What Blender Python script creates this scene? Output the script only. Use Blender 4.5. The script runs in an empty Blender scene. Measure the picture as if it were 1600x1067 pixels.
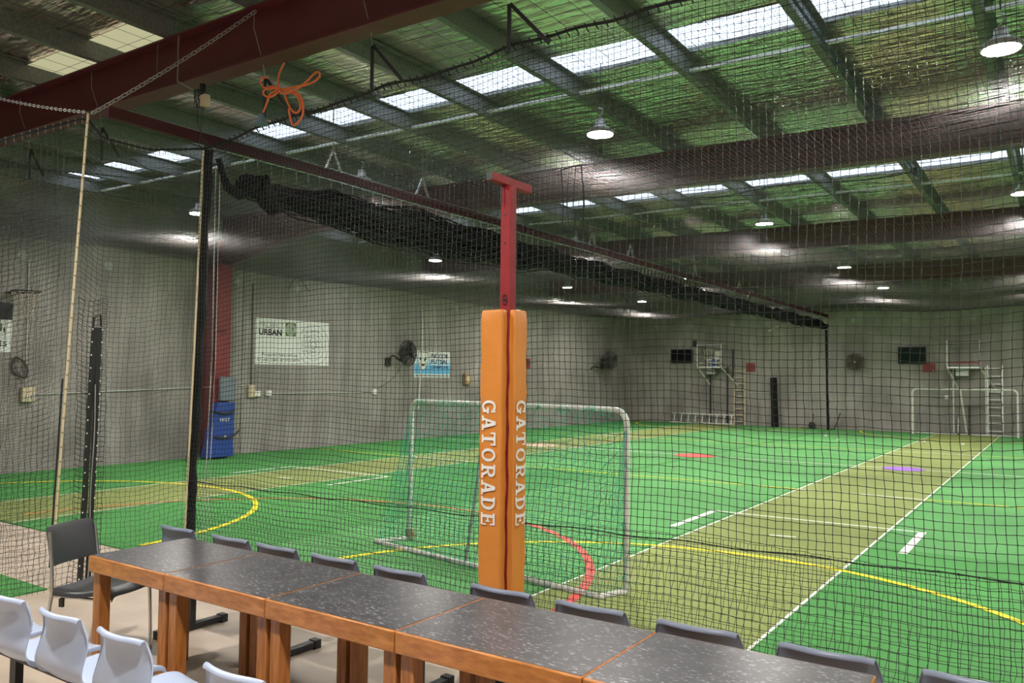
import bpy, bmesh, math, random
import numpy as np
from mathutils import Matrix, Vector

random.seed(7)
RNG = np.random.default_rng(11)
SC = bpy.context.scene
COL = SC.collection
R = math.radians

# ------------------------------------------------------------------ camera, world, exposure
cam_d = bpy.data.cameras.new('camera')
cam = bpy.data.objects.new('camera', cam_d)
COL.objects.link(cam)
yaw, pitch, roll, H = R(34.2287), R(2.5254), R(0.59293), 1.8
fwd = Vector((-math.sin(yaw) * math.cos(pitch), math.cos(yaw) * math.cos(pitch), math.sin(pitch)))
rt = Vector((math.cos(yaw), math.sin(yaw), 0))
up = rt.cross(fwd)
rt2 = rt * math.cos(roll) + up * math.sin(roll)
up2 = -rt * math.sin(roll) + up * math.cos(roll)
M = Matrix((rt2, up2, -fwd)).transposed().to_4x4()
M.translation = (0, 0, H)
cam.matrix_world = M
cam_d.sensor_width = 36
cam_d.lens = 1264.7 / 1600 * 36
cam_d.clip_start = 0.05
cam_d.clip_end = 200
SC.camera = cam

SC.view_settings.view_transform = 'Standard'
SC.view_settings.look = 'None'
SC.view_settings.gamma = 1
SC.view_settings.use_curve_mapping = False
SC.view_settings.exposure = 0.0
LAMP_POWER = 860.0
SKYLIGHT_POWER = 2.6
world = bpy.data.worlds.new('world')
SC.world = world
world.use_nodes = True
world.node_tree.nodes['Background'].inputs[0].default_value = (.75, .85, 1, 1)
world.node_tree.nodes['Background'].inputs[1].default_value = 1.0

# ------------------------------------------------------------------ materials
def mat(name, col, rough=.6, metal=0., var=None, scale=6., bump=0., bscale=40., stretch=(1, 1, 1), detail=4., spec=.5, coord='Object', bdist=.02):
    m = bpy.data.materials.new(name)
    m.use_nodes = True
    nt = m.node_tree
    b = nt.nodes['Principled BSDF']
    b.inputs['Base Color'].default_value = (*col, 1)
    b.inputs['Roughness'].default_value = rough
    b.inputs['Metallic'].default_value = metal
    b.inputs['Specular IOR Level'].default_value = spec
    if var or bump:
        tc = nt.nodes.new('ShaderNodeTexCoord')
        mp = nt.nodes.new('ShaderNodeMapping')
        mp.inputs['Scale'].default_value = stretch
        nt.links.new(tc.outputs[coord], mp.inputs[0])
    if var:
        n = nt.nodes.new('ShaderNodeTexNoise')
        n.inputs['Scale'].default_value = scale
        n.inputs['Detail'].default_value = detail
        nt.links.new(mp.outputs[0], n.inputs['Vector'])
        cr = nt.nodes.new('ShaderNodeValToRGB')
        cr.color_ramp.elements[0].position = .32
        cr.color_ramp.elements[1].position = .68
        cr.color_ramp.elements[0].color = (*col, 1)
        cr.color_ramp.elements[1].color = (*var, 1)
        nt.links.new(n.outputs['Fac'], cr.inputs[0])
        nt.links.new(cr.outputs[0], b.inputs['Base Color'])
    if bump:
        n2 = nt.nodes.new('ShaderNodeTexNoise')
        n2.inputs['Scale'].default_value = bscale
        n2.inputs['Detail'].default_value = 3
        nt.links.new(mp.outputs[0], n2.inputs['Vector'])
        bp = nt.nodes.new('ShaderNodeBump')
        bp.inputs['Strength'].default_value = bump
        bp.inputs['Distance'].default_value = bdist
        nt.links.new(n2.outputs['Fac'], bp.inputs['Height'])
        nt.links.new(bp.outputs[0], b.inputs['Normal'])
    return m

def emit(name, col, s):
    m = bpy.data.materials.new(name)
    m.use_nodes = True
    nt = m.node_tree
    nt.nodes.remove(nt.nodes['Principled BSDF'])
    e = nt.nodes.new('ShaderNodeEmission')
    e.inputs[0].default_value = (*col, 1)
    e.inputs[1].default_value = s
    nt.links.new(e.outputs[0], nt.nodes['Material Output'].inputs[0])
    return m

def turf_mat(name, c1, c2):
    m = mat(name, c1, .85, var=c2, scale=900, bump=.35, bscale=700, spec=.2)
    nt = m.node_tree
    b = nt.nodes['Principled BSDF']
    src = b.inputs['Base Color'].links[0].from_socket
    tc = nt.nodes.new('ShaderNodeTexCoord')
    n = nt.nodes.new('ShaderNodeTexNoise')
    n.inputs['Scale'].default_value = .45
    n.inputs['Detail'].default_value = 5
    nt.links.new(tc.outputs['Object'], n.inputs['Vector'])
    mr = nt.nodes.new('ShaderNodeMapRange')
    mr.inputs[1].default_value = .3
    mr.inputs[2].default_value = .7
    mr.inputs[3].default_value = .8
    mr.inputs[4].default_value = 1.15
    nt.links.new(n.outputs['Fac'], mr.inputs[0])
    mx = nt.nodes.new('ShaderNodeMix')
    mx.data_type = 'RGBA'
    mx.blend_type = 'MULTIPLY'
    mx.inputs[0].default_value = 1
    nt.links.new(src, mx.inputs[6])
    nt.links.new(mr.outputs[0], mx.inputs[7])
    nt.links.new(mx.outputs[2], b.inputs['Base Color'])
    return m

def concrete_mat(name, c1, c2):
    m = mat(name, c1, .85, var=c2, scale=.9, detail=9, bump=.25, bscale=14, spec=.25)
    nt = m.node_tree
    b = nt.nodes['Principled BSDF']
    src = b.inputs['Base Color'].links[0].from_socket
    tc = nt.nodes.new('ShaderNodeTexCoord')
    mp = nt.nodes.new('ShaderNodeMapping')
    mp.inputs['Scale'].default_value = (3, 3, .35)
    nt.links.new(tc.outputs['Object'], mp.inputs[0])
    n = nt.nodes.new('ShaderNodeTexNoise')
    n.inputs['Scale'].default_value = 1.3
    n.inputs['Detail'].default_value = 8
    nt.links.new(mp.outputs[0], n.inputs['Vector'])
    mr = nt.nodes.new('ShaderNodeMapRange')
    mr.inputs[1].default_value = .3
    mr.inputs[2].default_value = .75
    mr.inputs[3].default_value = .78
    mr.inputs[4].default_value = 1.12
    nt.links.new(n.outputs['Fac'], mr.inputs[0])
    mx = nt.nodes.new('ShaderNodeMix')
    mx.data_type = 'RGBA'
    mx.blend_type = 'MULTIPLY'
    mx.inputs[0].default_value = 1
    nt.links.new(src, mx.inputs[6])
    nt.links.new(mr.outputs[0], mx.inputs[7])
    nt.links.new(mx.outputs[2], b.inputs['Base Color'])
    return m

def wood_mat(name, c1, c2):
    m = mat(name, c1, .32, var=c2, scale=5, stretch=(2.2, 9, 9), detail=8, bump=.05, bscale=30, coord='Object')
    return m

def wood_leg_mat(name, c1, c2):
    return mat(name, c1, .35, var=c2, scale=5, stretch=(9, 9, 1.1), detail=8, bump=.05, bscale=30)

def speckle_mat(name):
    m = mat(name, (.045, .045, .052), .32, var=(.075, .073, .08), scale=9, detail=6)
    nt = m.node_tree
    b = nt.nodes['Principled BSDF']
    src = b.inputs['Base Color'].links[0].from_socket
    tc = nt.nodes.new('ShaderNodeTexCoord')
    mp = nt.nodes.new('ShaderNodeMapping')
    mp.inputs['Scale'].default_value = (42, 120, 42)
    nt.links.new(tc.outputs['Object'], mp.inputs[0])
    n = nt.nodes.new('ShaderNodeTexNoise')
    n.inputs['Scale'].default_value = 1.0
    n.inputs['Detail'].default_value = 1.5
    nt.links.new(mp.outputs[0], n.inputs['Vector'])
    cr = nt.nodes.new('ShaderNodeValToRGB')
    cr.color_ramp.elements[0].position = .62
    cr.color_ramp.elements[1].position = .69
    cr.color_ramp.elements[0].color = (0, 0, 0, 1)
    cr.color_ramp.elements[1].color = (1, 1, 1, 1)
    nt.links.new(n.outputs['Fac'], cr.inputs[0])
    mx = nt.nodes.new('ShaderNodeMix')
    mx.data_type = 'RGBA'
    nt.links.new(cr.outputs[0], mx.inputs[0])
    nt.links.new(src, mx.inputs[6])
    mx.inputs[7].default_value = (.34, .34, .37, 1)
    nt.links.new(mx.outputs[2], b.inputs['Base Color'])
    return m

def foil_mat(name):
    m = mat(name, (.97, .83, .82), .22, 1.0, bump=1.0, bscale=3.2, stretch=(.9, 4.5, 1), bdist=.035)
    return m

MT = dict(
    concrete=concrete_mat('wall concrete', (.24, .217, .205), (.37, .337, .318)),
    slab=mat('floor slab', (.44, .36, .285), .45, var=(.56, .47, .38), scale=2.2, detail=9, bump=.06, bscale=60),
    turf=turf_mat('green turf', (.055, .215, .055), (.105, .345, .10)),
    turf_light=turf_mat('light green turf', (.085, .265, .085), (.15, .42, .145)),
    olive=turf_mat('olive turf', (.195, .24, .075), (.3, .36, .13)),
    white_line=mat('white line', (.8, .82, .74), .8), yellow_line=mat('yellow line', (.8, .68, .02), .8),
    orange_line=mat('orange line', (.5, .2, .05), .8), red_line=mat('red line', (.75, .1, .09), .8),
    purple=mat('purple spot', (.33, .14, .62), .8), pink=mat('pale spot', (.75, .5, .42), .8),
    red_steel=mat('red oxide steel', (.085, .016, .018), .5, var=(.11, .022, .024), scale=3),
    dark_red=mat('dark red rail', (.05, .009, .01), .6, spec=.25),
    red_post=mat('red post paint', (.23, .017, .02), .55, var=(.27, .022, .025), scale=8, spec=.25),
    purlin=mat('galvanised purlin', (.12, .125, .12), .5, .3, var=(.2, .21, .2), scale=40),
    foil=foil_mat('silver insulation foil'), wire=mat('wire', (.02, .022, .02), .6),
    cream=emit('yellowed skylight sheet', (1, .97, .58), .5), batten=mat('pale batten', (.62, .62, .6), .5),
    net=mat('black netting', (.012, .012, .013), .45, spec=.5),
    net_ceiling=mat('ceiling netting', (.045, .04, .038), .55, spec=.5),
    rope=mat('black rope', (.01, .01, .012), .7, bump=.4, bscale=120),
    wad=mat('bunched netting', (.006, .006, .007), .7, bump=.8, bscale=60, spec=.25),
    cream_rope=mat('cream pole', (.62, .52, .33), .6),
    chrome=mat('chrome tube', (.6, .6, .58), .2, 1.0), steel=mat('dull steel', (.42, .42, .42), .4, .8),
    chain=mat('chain', (.3, .29, .28), .45, .7),
    wood_apron=wood_mat('stained timber edge', (.35, .125, .024), (.57, .235, .06)),
    wood_leg=wood_leg_mat('stained timber leg', (.28, .095, .019), (.49, .19, .045)),
    laminate=speckle_mat('speckled laminate'),
    chair_blue=mat('pale blue plastic', (.47, .56, .76), .32, bump=.03, bscale=300),
    chair_rear=mat('blue grey plastic', (.17, .205, .28), .36, bump=.03, bscale=300),
    chair_grey=mat('charcoal plastic', (.04, .042, .046), .36, bump=.04, bscale=300),
    black_steel=mat('black steel', (.012, .012, .013), .45), black_plastic=mat('black plastic', (.012, .012, .012), .5),
    orange_pad=mat('orange vinyl', (.62, .22, .035), .4, var=(.68, .255, .045), scale=4, bump=.25, bscale=9),
    white=mat('white print', (.78, .77, .72), .6), paper=mat('white banner', (.72, .73, .7), .6),
    ink=mat('black ink', (.01, .01, .012), .6), grey_ink=mat('grey ink', (.3, .3, .28), .6),
    green_ink=mat('olive green ink', (.09, .14, .03), .6), sky_ink=mat('sky blue print', (.12, .42, .72), .6),
    pale_blue=mat('pale blue print', (.5, .72, .85), .6), navy_ink=mat('navy ink', (.012, .02, .08), .6),
    blue_pad=mat('blue vinyl', (.02, .06, .3), .4, bump=.4, bscale=12), grey_pad=mat('grey foam', (.17, .2, .24), .7),
    goal_white=mat('white goal tube', (.72, .72, .68), .35, var=(.55, .54, .5), scale=12),
    goal_net=mat('teal goal net', (.045, .42, .3), .6), goal_net_grey=mat('pale goal net', (.35, .36, .36), .6),
    orange_cord=mat('orange cable', (.65, .14, .03), .45), blue_plug=mat('blue grey plug', (.1, .15, .2), .5),
    blue_conduit=mat('blue conduit', (.02, .05, .1), .5), box_cream=mat('cream box', (.6, .5, .34), .5),
    lamp_body=mat('lamp housing', (.4, .4, .4), .4, .3), lens=emit('lamp lens', (1, .945, .885), LAMP_POWER),
    skylight=emit('skylight sheet', (.72, .85, 1), SKYLIGHT_POWER),
    fan=mat('fan metal', (.035, .032, .03), .5, .3), fan_brown=mat('fan cage brown', (.09, .07, .06), .5, .3),
    tv=mat('tv screen', (.005, .005, .006), .5, spec=.1), tv_green=mat('tv screen green', (.004, .014, .01), .5, spec=.1),
    red_sign=mat('red sign', (.2, .022, .022), .6), timber=mat('ladder timber', (.5, .42, .3), .6),
    alu=mat('aluminium', (.72, .72, .7), .45, .3), rust=mat('rusty box', (.25, .13, .05), .7, var=(.4, .3, .2), scale=20),
    conduit=mat('grey conduit', (.5, .5, .47), .5), dot=mat('pale patch', (.34, .34, .325), .8),
    dark_print=mat('dark print', (.03, .03, .035), .6), mat_blue=mat('blue cloth', (.05, .12, .4), .7),
)

# ------------------------------------------------------------------ geometry builder
class MB:
    def __init__(s): s.v = []; s.f = []
    def add(s, vs, fs):
        o = len(s.v); s.v += [tuple(p) for p in vs]; s.f += [tuple(i + o for i in f) for f in fs]; return s
    def box(s, x0, x1, y0, y1, z0, z1, M=None):
        vs = [Vector((x, y, z)) for x in (x0, x1) for y in (y0, y1) for z in (z0, z1)]
        if M: vs = [M @ p for p in vs]
        return s.add(vs, [(0, 1, 3, 2), (4, 6, 7, 5), (0, 4, 5, 1), (2, 3, 7, 6), (0, 2, 6, 4), (1, 5, 7, 3)])
    def bar(s, a, b, w, h=None, upv=(0, 0, 1)):
        a = Vector(a); b = Vector(b); h = h or w
        d = (b - a).normalized(); u = Vector(upv)
        if abs(d.dot(u)) > .95: u = Vector((1, 0, 0))
        x = d.cross(u).normalized(); z = x.cross(d)
        M = Matrix((x, d, z)).transposed().to_4x4(); M.translation = a
        return s.box(-w / 2, w / 2, 0, (b - a).length, -h / 2, h / 2, M)
    def tube(s, pts, r, n=8, close=False, cap=True):
        pts = [Vector(p) for p in pts]; N = len(pts)
        rr = r if hasattr(r, '__len__') else [r] * N
        o = len(s.v); fs = []; vs = []
        prev = None
        for i, p in enumerate(pts):
            if close: d = pts[(i + 1) % N] - pts[i - 1]
            else: d = pts[min(i + 1, N - 1)] - pts[max(i - 1, 0)]
            d.normalize()
            if prev is None:
                u = Vector((0, 0, 1)) if abs(d.z) < .9 else Vector((1, 0, 0))
                x = d.cross(u).normalized()
            else:
                x = (prev - d * prev.dot(d)).normalized()
            prev = x; y = d.cross(x)
            for k in range(n):
                a = 2 * math.pi * k / n
                vs.append(p + (x * math.cos(a) + y * math.sin(a)) * rr[i])
        for i in range(N if close else N - 1):
            j = (i + 1) % N
            for k in range(n):
                fs.append((i * n + k, i * n + (k + 1) % n, j * n + (k + 1) % n, j * n + k))
        if cap and not close:
            fs.append(tuple(range(n))[::-1]); fs.append(tuple((N - 1) * n + k for k in range(n)))
        return s.add(vs, fs)
    def lathe(s, prof, n=24, M=None, cap=True):
        vs = []; fs = []
        for r, z in prof:
            for k in range(n):
                a = 2 * math.pi * k / n
                p = Vector((r * math.cos(a), r * math.sin(a), z))
                vs.append(M @ p if M else p)
        for i in range(len(prof) - 1):
            for k in range(n):
                fs.append((i * n + k, i * n + (k + 1) % n, (i + 1) * n + (k + 1) % n, (i + 1) * n + k))
        if cap:
            fs.append(tuple(range(n))[::-1]); fs.append(tuple((len(prof) - 1) * n + k for k in range(n)))
        return s.add(vs, fs)
    def prism(s, poly, a, b, fn):
        n = len(poly)
        vs = [fn(p, a) for p in poly] + [fn(p, b) for p in poly]
        fs = [tuple(range(n))[::-1], tuple(range(n, 2 * n))] + [(i, (i + 1) % n, n + (i + 1) % n, n + i) for i in range(n)]
        return s.add(vs, fs)
    def build(s, name, m, parent=None, smooth=False, bevel=0, loc=None):
        me = bpy.data.meshes.new(name)
        me.from_pydata(s.v, [], s.f)
        me.materials.append(MT[m] if isinstance(m, str) else m)
        bm = bmesh.new(); bm.from_mesh(me)
        bmesh.ops.recalc_face_normals(bm, faces=bm.faces)
        bm.to_mesh(me); bm.free()
        if smooth:
            for p in me.polygons: p.use_smooth = True
        o = bpy.data.objects.new(name, me)
        COL.objects.link(o)
        if loc: o.location = loc
        if parent: o.parent = parent
        if bevel:
            md = o.modifiers.new('bevel', 'BEVEL'); md.width = bevel; md.segments = 2; md.limit_method = 'ANGLE'
            for p in me.polygons: p.use_smooth = True
            me.set_sharp_from_angle(angle=R(40))
        elif smooth:
            me.set_sharp_from_angle(angle=R(50))
        return o

def tag(o, label=None, cat=None, group=None, kind=None):
    if label: o['label'] = label
    if cat: o['category'] = cat
    if group: o['group'] = group
    if kind: o['kind'] = kind
    return o

def thing(name, label, cat, loc=(0, 0, 0), group=None, rz=0):
    o = bpy.data.objects.new(name, None)
    o.empty_display_size = .1
    COL.objects.link(o); o.location = loc; o.rotation_euler = (0, 0, rz)
    return tag(o, label, cat, group)

def dup(root, loc, label, rz=None):
    r = root.copy(); COL.objects.link(r); r.location = loc
    if rz is not None: r.rotation_euler = (0, 0, rz)
    r['label'] = label
    for ch in list(root.children):
        c = ch.copy(); COL.objects.link(c); c.parent = r
        for g in list(ch.children):
            d = g.copy(); COL.objects.link(d); d.parent = c
    return r

def arrmesh(name, V, F, m, parent=None, kind=None):
    me = bpy.data.meshes.new(name)
    V = np.ascontiguousarray(V, np.float32); F = np.ascontiguousarray(F, np.int32)
    me.vertices.add(len(V)); me.vertices.foreach_set('co', V.ravel())
    k = F.shape[1]
    me.loops.add(F.size); me.loops.foreach_set('vertex_index', F.ravel())
    me.polygons.add(len(F)); me.polygons.foreach_set('loop_start', np.arange(0, F.size, k, dtype=np.int32))
    me.update(calc_edges=True)
    me.polygons.foreach_set('use_smooth', np.ones(len(F), bool))
    me.materials.append(MT[m])
    o = bpy.data.objects.new(name, me); COL.objects.link(o)
    if parent: o.parent = parent
    if kind: o['kind'] = kind
    return o

def strands(P, r, flip=False):
    """P: (n strands, m points, 3) -> triangular tubes"""
    n, m, _ = P.shape
    T = np.zeros_like(P)
    T[:, 1:-1] = P[:, 2:] - P[:, :-2]; T[:, 0] = P[:, 1] - P[:, 0]; T[:, -1] = P[:, -1] - P[:, -2]
    T /= np.linalg.norm(T, axis=2, keepdims=True) + 1e-9
    ref = np.where(np.abs(T[..., 2:3]) > .8, np.array([1., 0, 0]), np.array([0, 0, 1.]))
    A = np.cross(T, ref); A /= np.linalg.norm(A, axis=2, keepdims=True) + 1e-9
    B = np.cross(T, A)
    ang = [(-math.pi / 2 if flip else math.pi / 2) + 2 * math.pi * k / 3 for k in range(3)]
    V = np.stack([P + r * (A * math.cos(a) + B * math.sin(a)) for a in ang], axis=2)   # n,m,3,3
    idx = np.arange(n * m * 3).reshape(n, m, 3)
    F = []
    for k in range(3):
        k2 = (k + 1) % 3
        F.append(np.stack([idx[:, :-1, k], idx[:, :-1, k2], idx[:, 1:, k2], idx[:, 1:, k]], axis=-1).reshape(-1, 4))
    return V.reshape(-1, 3), np.concatenate(F)

def net(name, fn, u, v, r, m, parent, jit=.004, su=1, sv=1, knots=0, flip=False):
    """grid net; fn(U,V)->xyz arrays. su/sv: step of the points along each strand"""
    U, Vv = np.meshgrid(u, v, indexing='ij')
    G = np.stack(fn(U, Vv), axis=-1)
    G = G + RNG.normal(0, jit, G.shape)
    a = G[:, list(range(0, len(v) - 1, sv)) + [len(v) - 1]]
    b = np.swapaxes(G[list(range(0, len(u) - 1, su)) + [len(u) - 1]], 0, 1)
    V1, F1 = strands(a, r, flip); V2, F2 = strands(b, r, flip)
    Vs = [V1, V2]; Fs = [F1, F2 + len(V1)]
    if knots:
        C = G[1:-1, 1:-1].reshape(-1, 3)
        o = np.array([[1, 0, 0], [-1, 0, 0], [0, 1, 0], [0, -1, 0], [0, 0, 1], [0, 0, -1]]) * knots
        KV = (C[:, None, :] + o[None]).reshape(-1, 3)
        q = np.array([[0, 2, 4, 4], [2, 1, 4, 4], [1, 3, 4, 4], [3, 0, 4, 4], [2, 0, 5, 5], [1, 2, 5, 5], [3, 1, 5, 5], [0, 3, 5, 5]])
        q = np.array([[4, 0, 5, 2], [4, 2, 5, 1], [4, 1, 5, 3], [4, 3, 5, 0]])
        KF = (np.arange(len(C))[:, None, None] * 6 + q[None]).reshape(-1, 4)
        Fs.append(KF + len(V1) + len(V2)); Vs.append(KV)
    return arrmesh(name, np.concatenate(Vs), np.concatenate(Fs), m, parent, 'stuff')

def text(name, body, size, M, m, parent, ext=.001, align='LEFT', offset=0., width=None):
    cu = bpy.data.curves.new(name, 'FONT')
    cu.body = body; cu.size = size; cu.align_x = align; cu.extrude = ext; cu.offset = offset
    cu.resolution_u = 3
    t = bpy.data.objects.new(name, cu); COL.objects.link(t)
    bpy.context.view_layer.update()
    me = bpy.data.meshes.new_from_object(t.evaluated_get(bpy.context.evaluated_depsgraph_get()))
    bpy.data.objects.remove(t)
    if width:
        xs = [p.co.x for p in me.vertices]
        k = width / (max(xs) - min(xs))
        for p in me.vertices: p.co.x *= k
    me.materials.clear(); me.materials.append(MT[m])
    for p in me.vertices: p.co = M @ p.co
    o = bpy.data.objects.new(name, me); COL.objects.link(o)
    if parent: o.parent = parent
    return o

def frame(origin, right, upv):
    r_ = Vector(right).normalized(); u_ = Vector(upv).normalized(); n_ = r_.cross(u_)
    Mx = Matrix((r_, u_, n_)).transposed().to_4x4(); Mx.translation = Vector(origin)
    return Mx

# ------------------------------------------------------------------ the setting
XL, XR, YB, YF = -15.4, 5.5, 31.5, -4.0
floor = tag(MB().box(XL, XR, YF, YB, -.2, 0).build('floor', 'slab'), 'bare tan concrete slab under the tables and chairs', 'floor', kind='structure')
turf = tag(MB().box(XL, XR, 4.68, YB, .0, .012).build('artificial_turf', 'turf'), 'bright green artificial turf covering the whole court', 'turf', kind='structure')
# lighter rolls of turf
for x0, x1, y0, y1 in ((-6.9, -3.7, 4.7, 31.4), (-1.7, 1.6, 9.5, 31.4), (-10.2, -7.1, 13.9, 31.4)):
    MB().box(x0, x1, y0, y1, .012, .014).build('turf_roll', 'turf_light', turf)
ZT = .015
for x0, x1 in ((-3.62, -1.75), (-12.12, -10.35)):
    MB().box(x0, x1, 4.7, 31.2, .012, ZT).build('pitch_strip', 'olive', turf)

def line(pts, w, m, z=ZT + .002, name='court_line'):
    pts = [Vector((p[0], p[1], 0)) for p in pts]
    vs = []; N = len(pts)
    for i, p in enumerate(pts):
        d = (pts[min(i + 1, N - 1)] - pts[max(i - 1, 0)]).normalized()
        n = Vector((-d.y, d.x, 0)) * w / 2
        vs += [p + n + Vector((0, 0, z)), p - n + Vector((0, 0, z))]
    b = MB(); b.add(vs, [(2 * i, 2 * i + 1, 2 * i + 3, 2 * i + 2) for i in range(N - 1)])
    return b.build(name, m, turf)

def arc(cx, cy, r, a0, a1, n=48):
    return [(cx + r * math.cos(R(a0 + (a1 - a0) * i / n)), cy + r * math.sin(R(a0 + (a1 - a0) * i / n))) for i in range(n + 1)]

for x in (-3.62, -1.75, -12.12, -10.35):
    line([(x, 4.7), (x, 31.2)], .024, 'white_line')
for cx in (-2.68, -11.2):
    # batting crease boxes at both ends
    for y0, y1 in ((10.73, 9.29),):
        line([(cx - 1.26, y0), (cx + 1.28, y0)], .05, 'white_line', ZT + .003)
        line([(cx - 1.26, y0 + (.025 if y0 > y1 else -.025)), (cx - 1.26, y1)], .06 if cx < -5 else .085, 'white_line', ZT + .003)
        line([(cx + 1.28, y0 + (.025 if y0 > y1 else -.025)), (cx + 1.28, y1)], .06 if cx < -5 else .085, 'white_line', ZT + .003)
        s = -1 if y0 > y1 else 1
        line([(cx - .14, y0 + s * 1.27), (cx + .14, y0 + s * 1.21)], .045, 'white_line', ZT + .003)
    line(arc(cx, 5.0 if cx > -5 else 4.75, 3.25, 2, 178), .075, 'yellow_line', ZT + .004)
    line(arc(cx, 31.2, 3.3, 182, 358), .075, 'yellow_line', ZT + .004)
line(arc(-7.0, 4.9, 3.8, 70, 178), .075, 'orange_line', ZT + .005)
line(arc(-7.0, 4.9, 3.8, 70, 2), .085, 'red_line', ZT + .005)
for y in (13.68, 22.65):
    segs = [(-15.1, -12.12, 'yellow_line'), (-12.12, -10.35, 'white_line'), (-10.35, -3.62, 'yellow_line'), (-3.62, -1.75, 'white_line'), (-1.75, 1.2, 'yellow_line')]
    for x0, x1, m in segs:
        line([(x0, y), (x1, y)], .05, m, ZT + .006)
line([(-15.1, 18.1), (1.5, 18.2)], .05, 'white_line', ZT + .006)
line([(-13.5, 28.2), (-4.6, 28.9)], .05, 'white_line', ZT + .006)
def spot(x, y, r, m):
    MB().lathe([(r, ZT + .006), (r, ZT + .009)], 40, Matrix.Translation((x, y, 0))).build('centre_spot', m, turf)
spot(-7.12, 18.1, .46, 'red_line'); spot(-2.71, 18.17, .4, 'purple'); spot(-11.33, 18.1, .42, 'pink')

# concrete tilt-up walls: backing with recessed joints between separate panels
wall_left = tag(MB().box(XL - .3, XL - .02, YF, YB, 0, 6).build('wall_left', 'concrete'), 'grey concrete tilt-up wall along the left side of the hall', 'wall', kind='structure')
yj = [YF, -.8, 5.6, 11.75, 18.1, 24.6, YB]
for a, b in zip(yj[:-1], yj[1:]):
    MB().box(XL - .03, XL, a + .012, b - .012, 0, 5.6).build('wall_panel', 'concrete', wall_left)
wall_back = tag(MB().box(XL - .3, XR, YB + .02, YB + .3, 0, 6).build('wall_back', 'concrete'), 'grey concrete wall closing the far end of the hall', 'wall', kind='structure')
xj = [XL, -10.62, -7.9, -3.35, -.2, XR]
for a, b in zip(xj[:-1], xj[1:]):
    MB().box(a + .012, b - .012, YB, YB + .03, 0, 5.6).build('wall_panel', 'concrete', wall_back)
tag(MB().box(XR, XR + .2, YF, YB, 0, 6).build('wall_right', 'concrete'), 'grey concrete wall at the right side of the hall', 'wall', kind='structure')
tag(MB().box(XL, XR, YF - .2, YF, 0, 6).build('wall_front', 'concrete'), 'grey concrete wall at the spectators end', 'wall', kind='structure')
for y in (6.99, 8.58, 11.58, 13.3, 14.9, 19.58, 22.79, 26, 29):
    MB().lathe([(.09, -.004), (.085, .006)], 20, frame((XL, y, 3.9), (0, 1, 0), (0, 0, 1))).build('wall_patch', 'dot', wall_left)
for x in (-14.06, -12.54, -10.83, -9.51, -6.31, -4.6, -2.5):
    MB().lathe([(.1, -.004), (.095, .006)], 20, frame((x, YB, 3.99), (1, 0, 0), (0, 0, 1))).build('wall_patch', 'dot', wall_back)

# roof: foil insulation with skylight openings, purlins, beams
def zr(x): return -.010 * x            # the roof rises a little to the left
BEAM_Y = [4.65, 10.93, 17.6, 24.4]
PURL = [4.9, 3.55, 2.2, .83, -.54, -1.92, -3.29, -4.66, -5.98, -7.24, -8.47, -9.79, -11.1, -12.4, -13.7, -15.0]
SKY = [(7.43, 8.06), (14.0, 14.62)]
ceil = tag(bpy.data.objects.new('ceiling', None), 'silver foil insulated roof with purlins and skylight sheets', 'ceiling', kind='structure')
COL.objects.link(ceil)
def foil_patch(y0, y1):
    nx, ny = 170, max(6, int((y1 - y0) / .025))
    xs = np.linspace(XL, XR, nx); ys = np.linspace(y0, y1, ny)
    X, Y = np.meshgrid(xs, ys, indexing='ij')
    rip = .010 * np.abs(np.sin(math.pi * Y / .15 + .6 * np.sin(X * 1.7) + .4 * np.sin(X * 4.1)))
    bag = .018 * np.sin(X * 2.4 + 1.3 * np.sin(Y * .9)) * np.sin(Y * 1.1 + X * .3)
    rip *= 1.1 + .9 * np.sin(X * .8 + Y * .7)
    Z = 5.262 - .010 * X - rip * .62 + bag * .6
    V = np.stack([X, Y, Z], -1).reshape(-1, 3)
    i = np.arange(nx * ny).reshape(nx, ny)
    F = np.stack([i[:-1, :-1], i[1:, :-1], i[1:, 1:], i[:-1, 1:]], -1).reshape(-1, 4)
    return arrmesh('insulation_foil', V, F, 'foil', ceil)
foil_patch(YF, SKY[0][0]); foil_patch(SKY[0][1], SKY[1][0]); foil_patch(SKY[1][1], 20); foil_patch(20, YB)
tag(MB().add([(XL, YF, 5.75), (XR, YF, 5.6), (XR, YB, 5.6), (XL, YB, 5.75)], [(0, 1, 2, 3)]).build('roof_sheet', 'purlin', ceil))
for y0, y1 in SKY:
    for a, b in zip(PURL[1:], PURL[:-1]):
        z0, z1 = 5.3 + zr(a), 5.3 + zr(b)
        MB().add([(a, y0 - .05, z0), (b, y0 - .05, z1), (b, y1 + .05, z1), (a, y1 + .05, z0)], [(0, 1, 2, 3)]).build('skylight_sheet', 'skylight', ceil)
    for y in (y0, y1):   # upstand lips beside the openings
        MB().add([(XL, y, 5.25 - zr(-XL)), (XR, y, 5.25 + zr(XR)), (XR, y, 5.42), (XL, y, 5.6)], [(0, 1, 2, 3)]).build('skylight_trim', 'purlin', ceil)
for x in PURL:
    zb = 5.045 + zr(x)
    b = MB()
    b.box(x, x + .012, YF, YB, zb, zb + .215).box(x - .065, x, YF, YB, zb, zb + .012).box(x, x + .07, YF, YB, zb + .2, zb + .212).box(x - .065, x - .055, YF, YB, zb + .012, zb + .035)
    b.build('purlin', 'purlin', ceil)
for y in (8.17, 14.95):
    for a, b in zip(PURL[1:], PURL[:-1]):
        MB().bar((a + .02, y, 5.09 + zr(a)), (b - .07, y, 5.09 + zr(b)), .05, .03).build('bridging_bar', 'batten', ceil)
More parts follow.
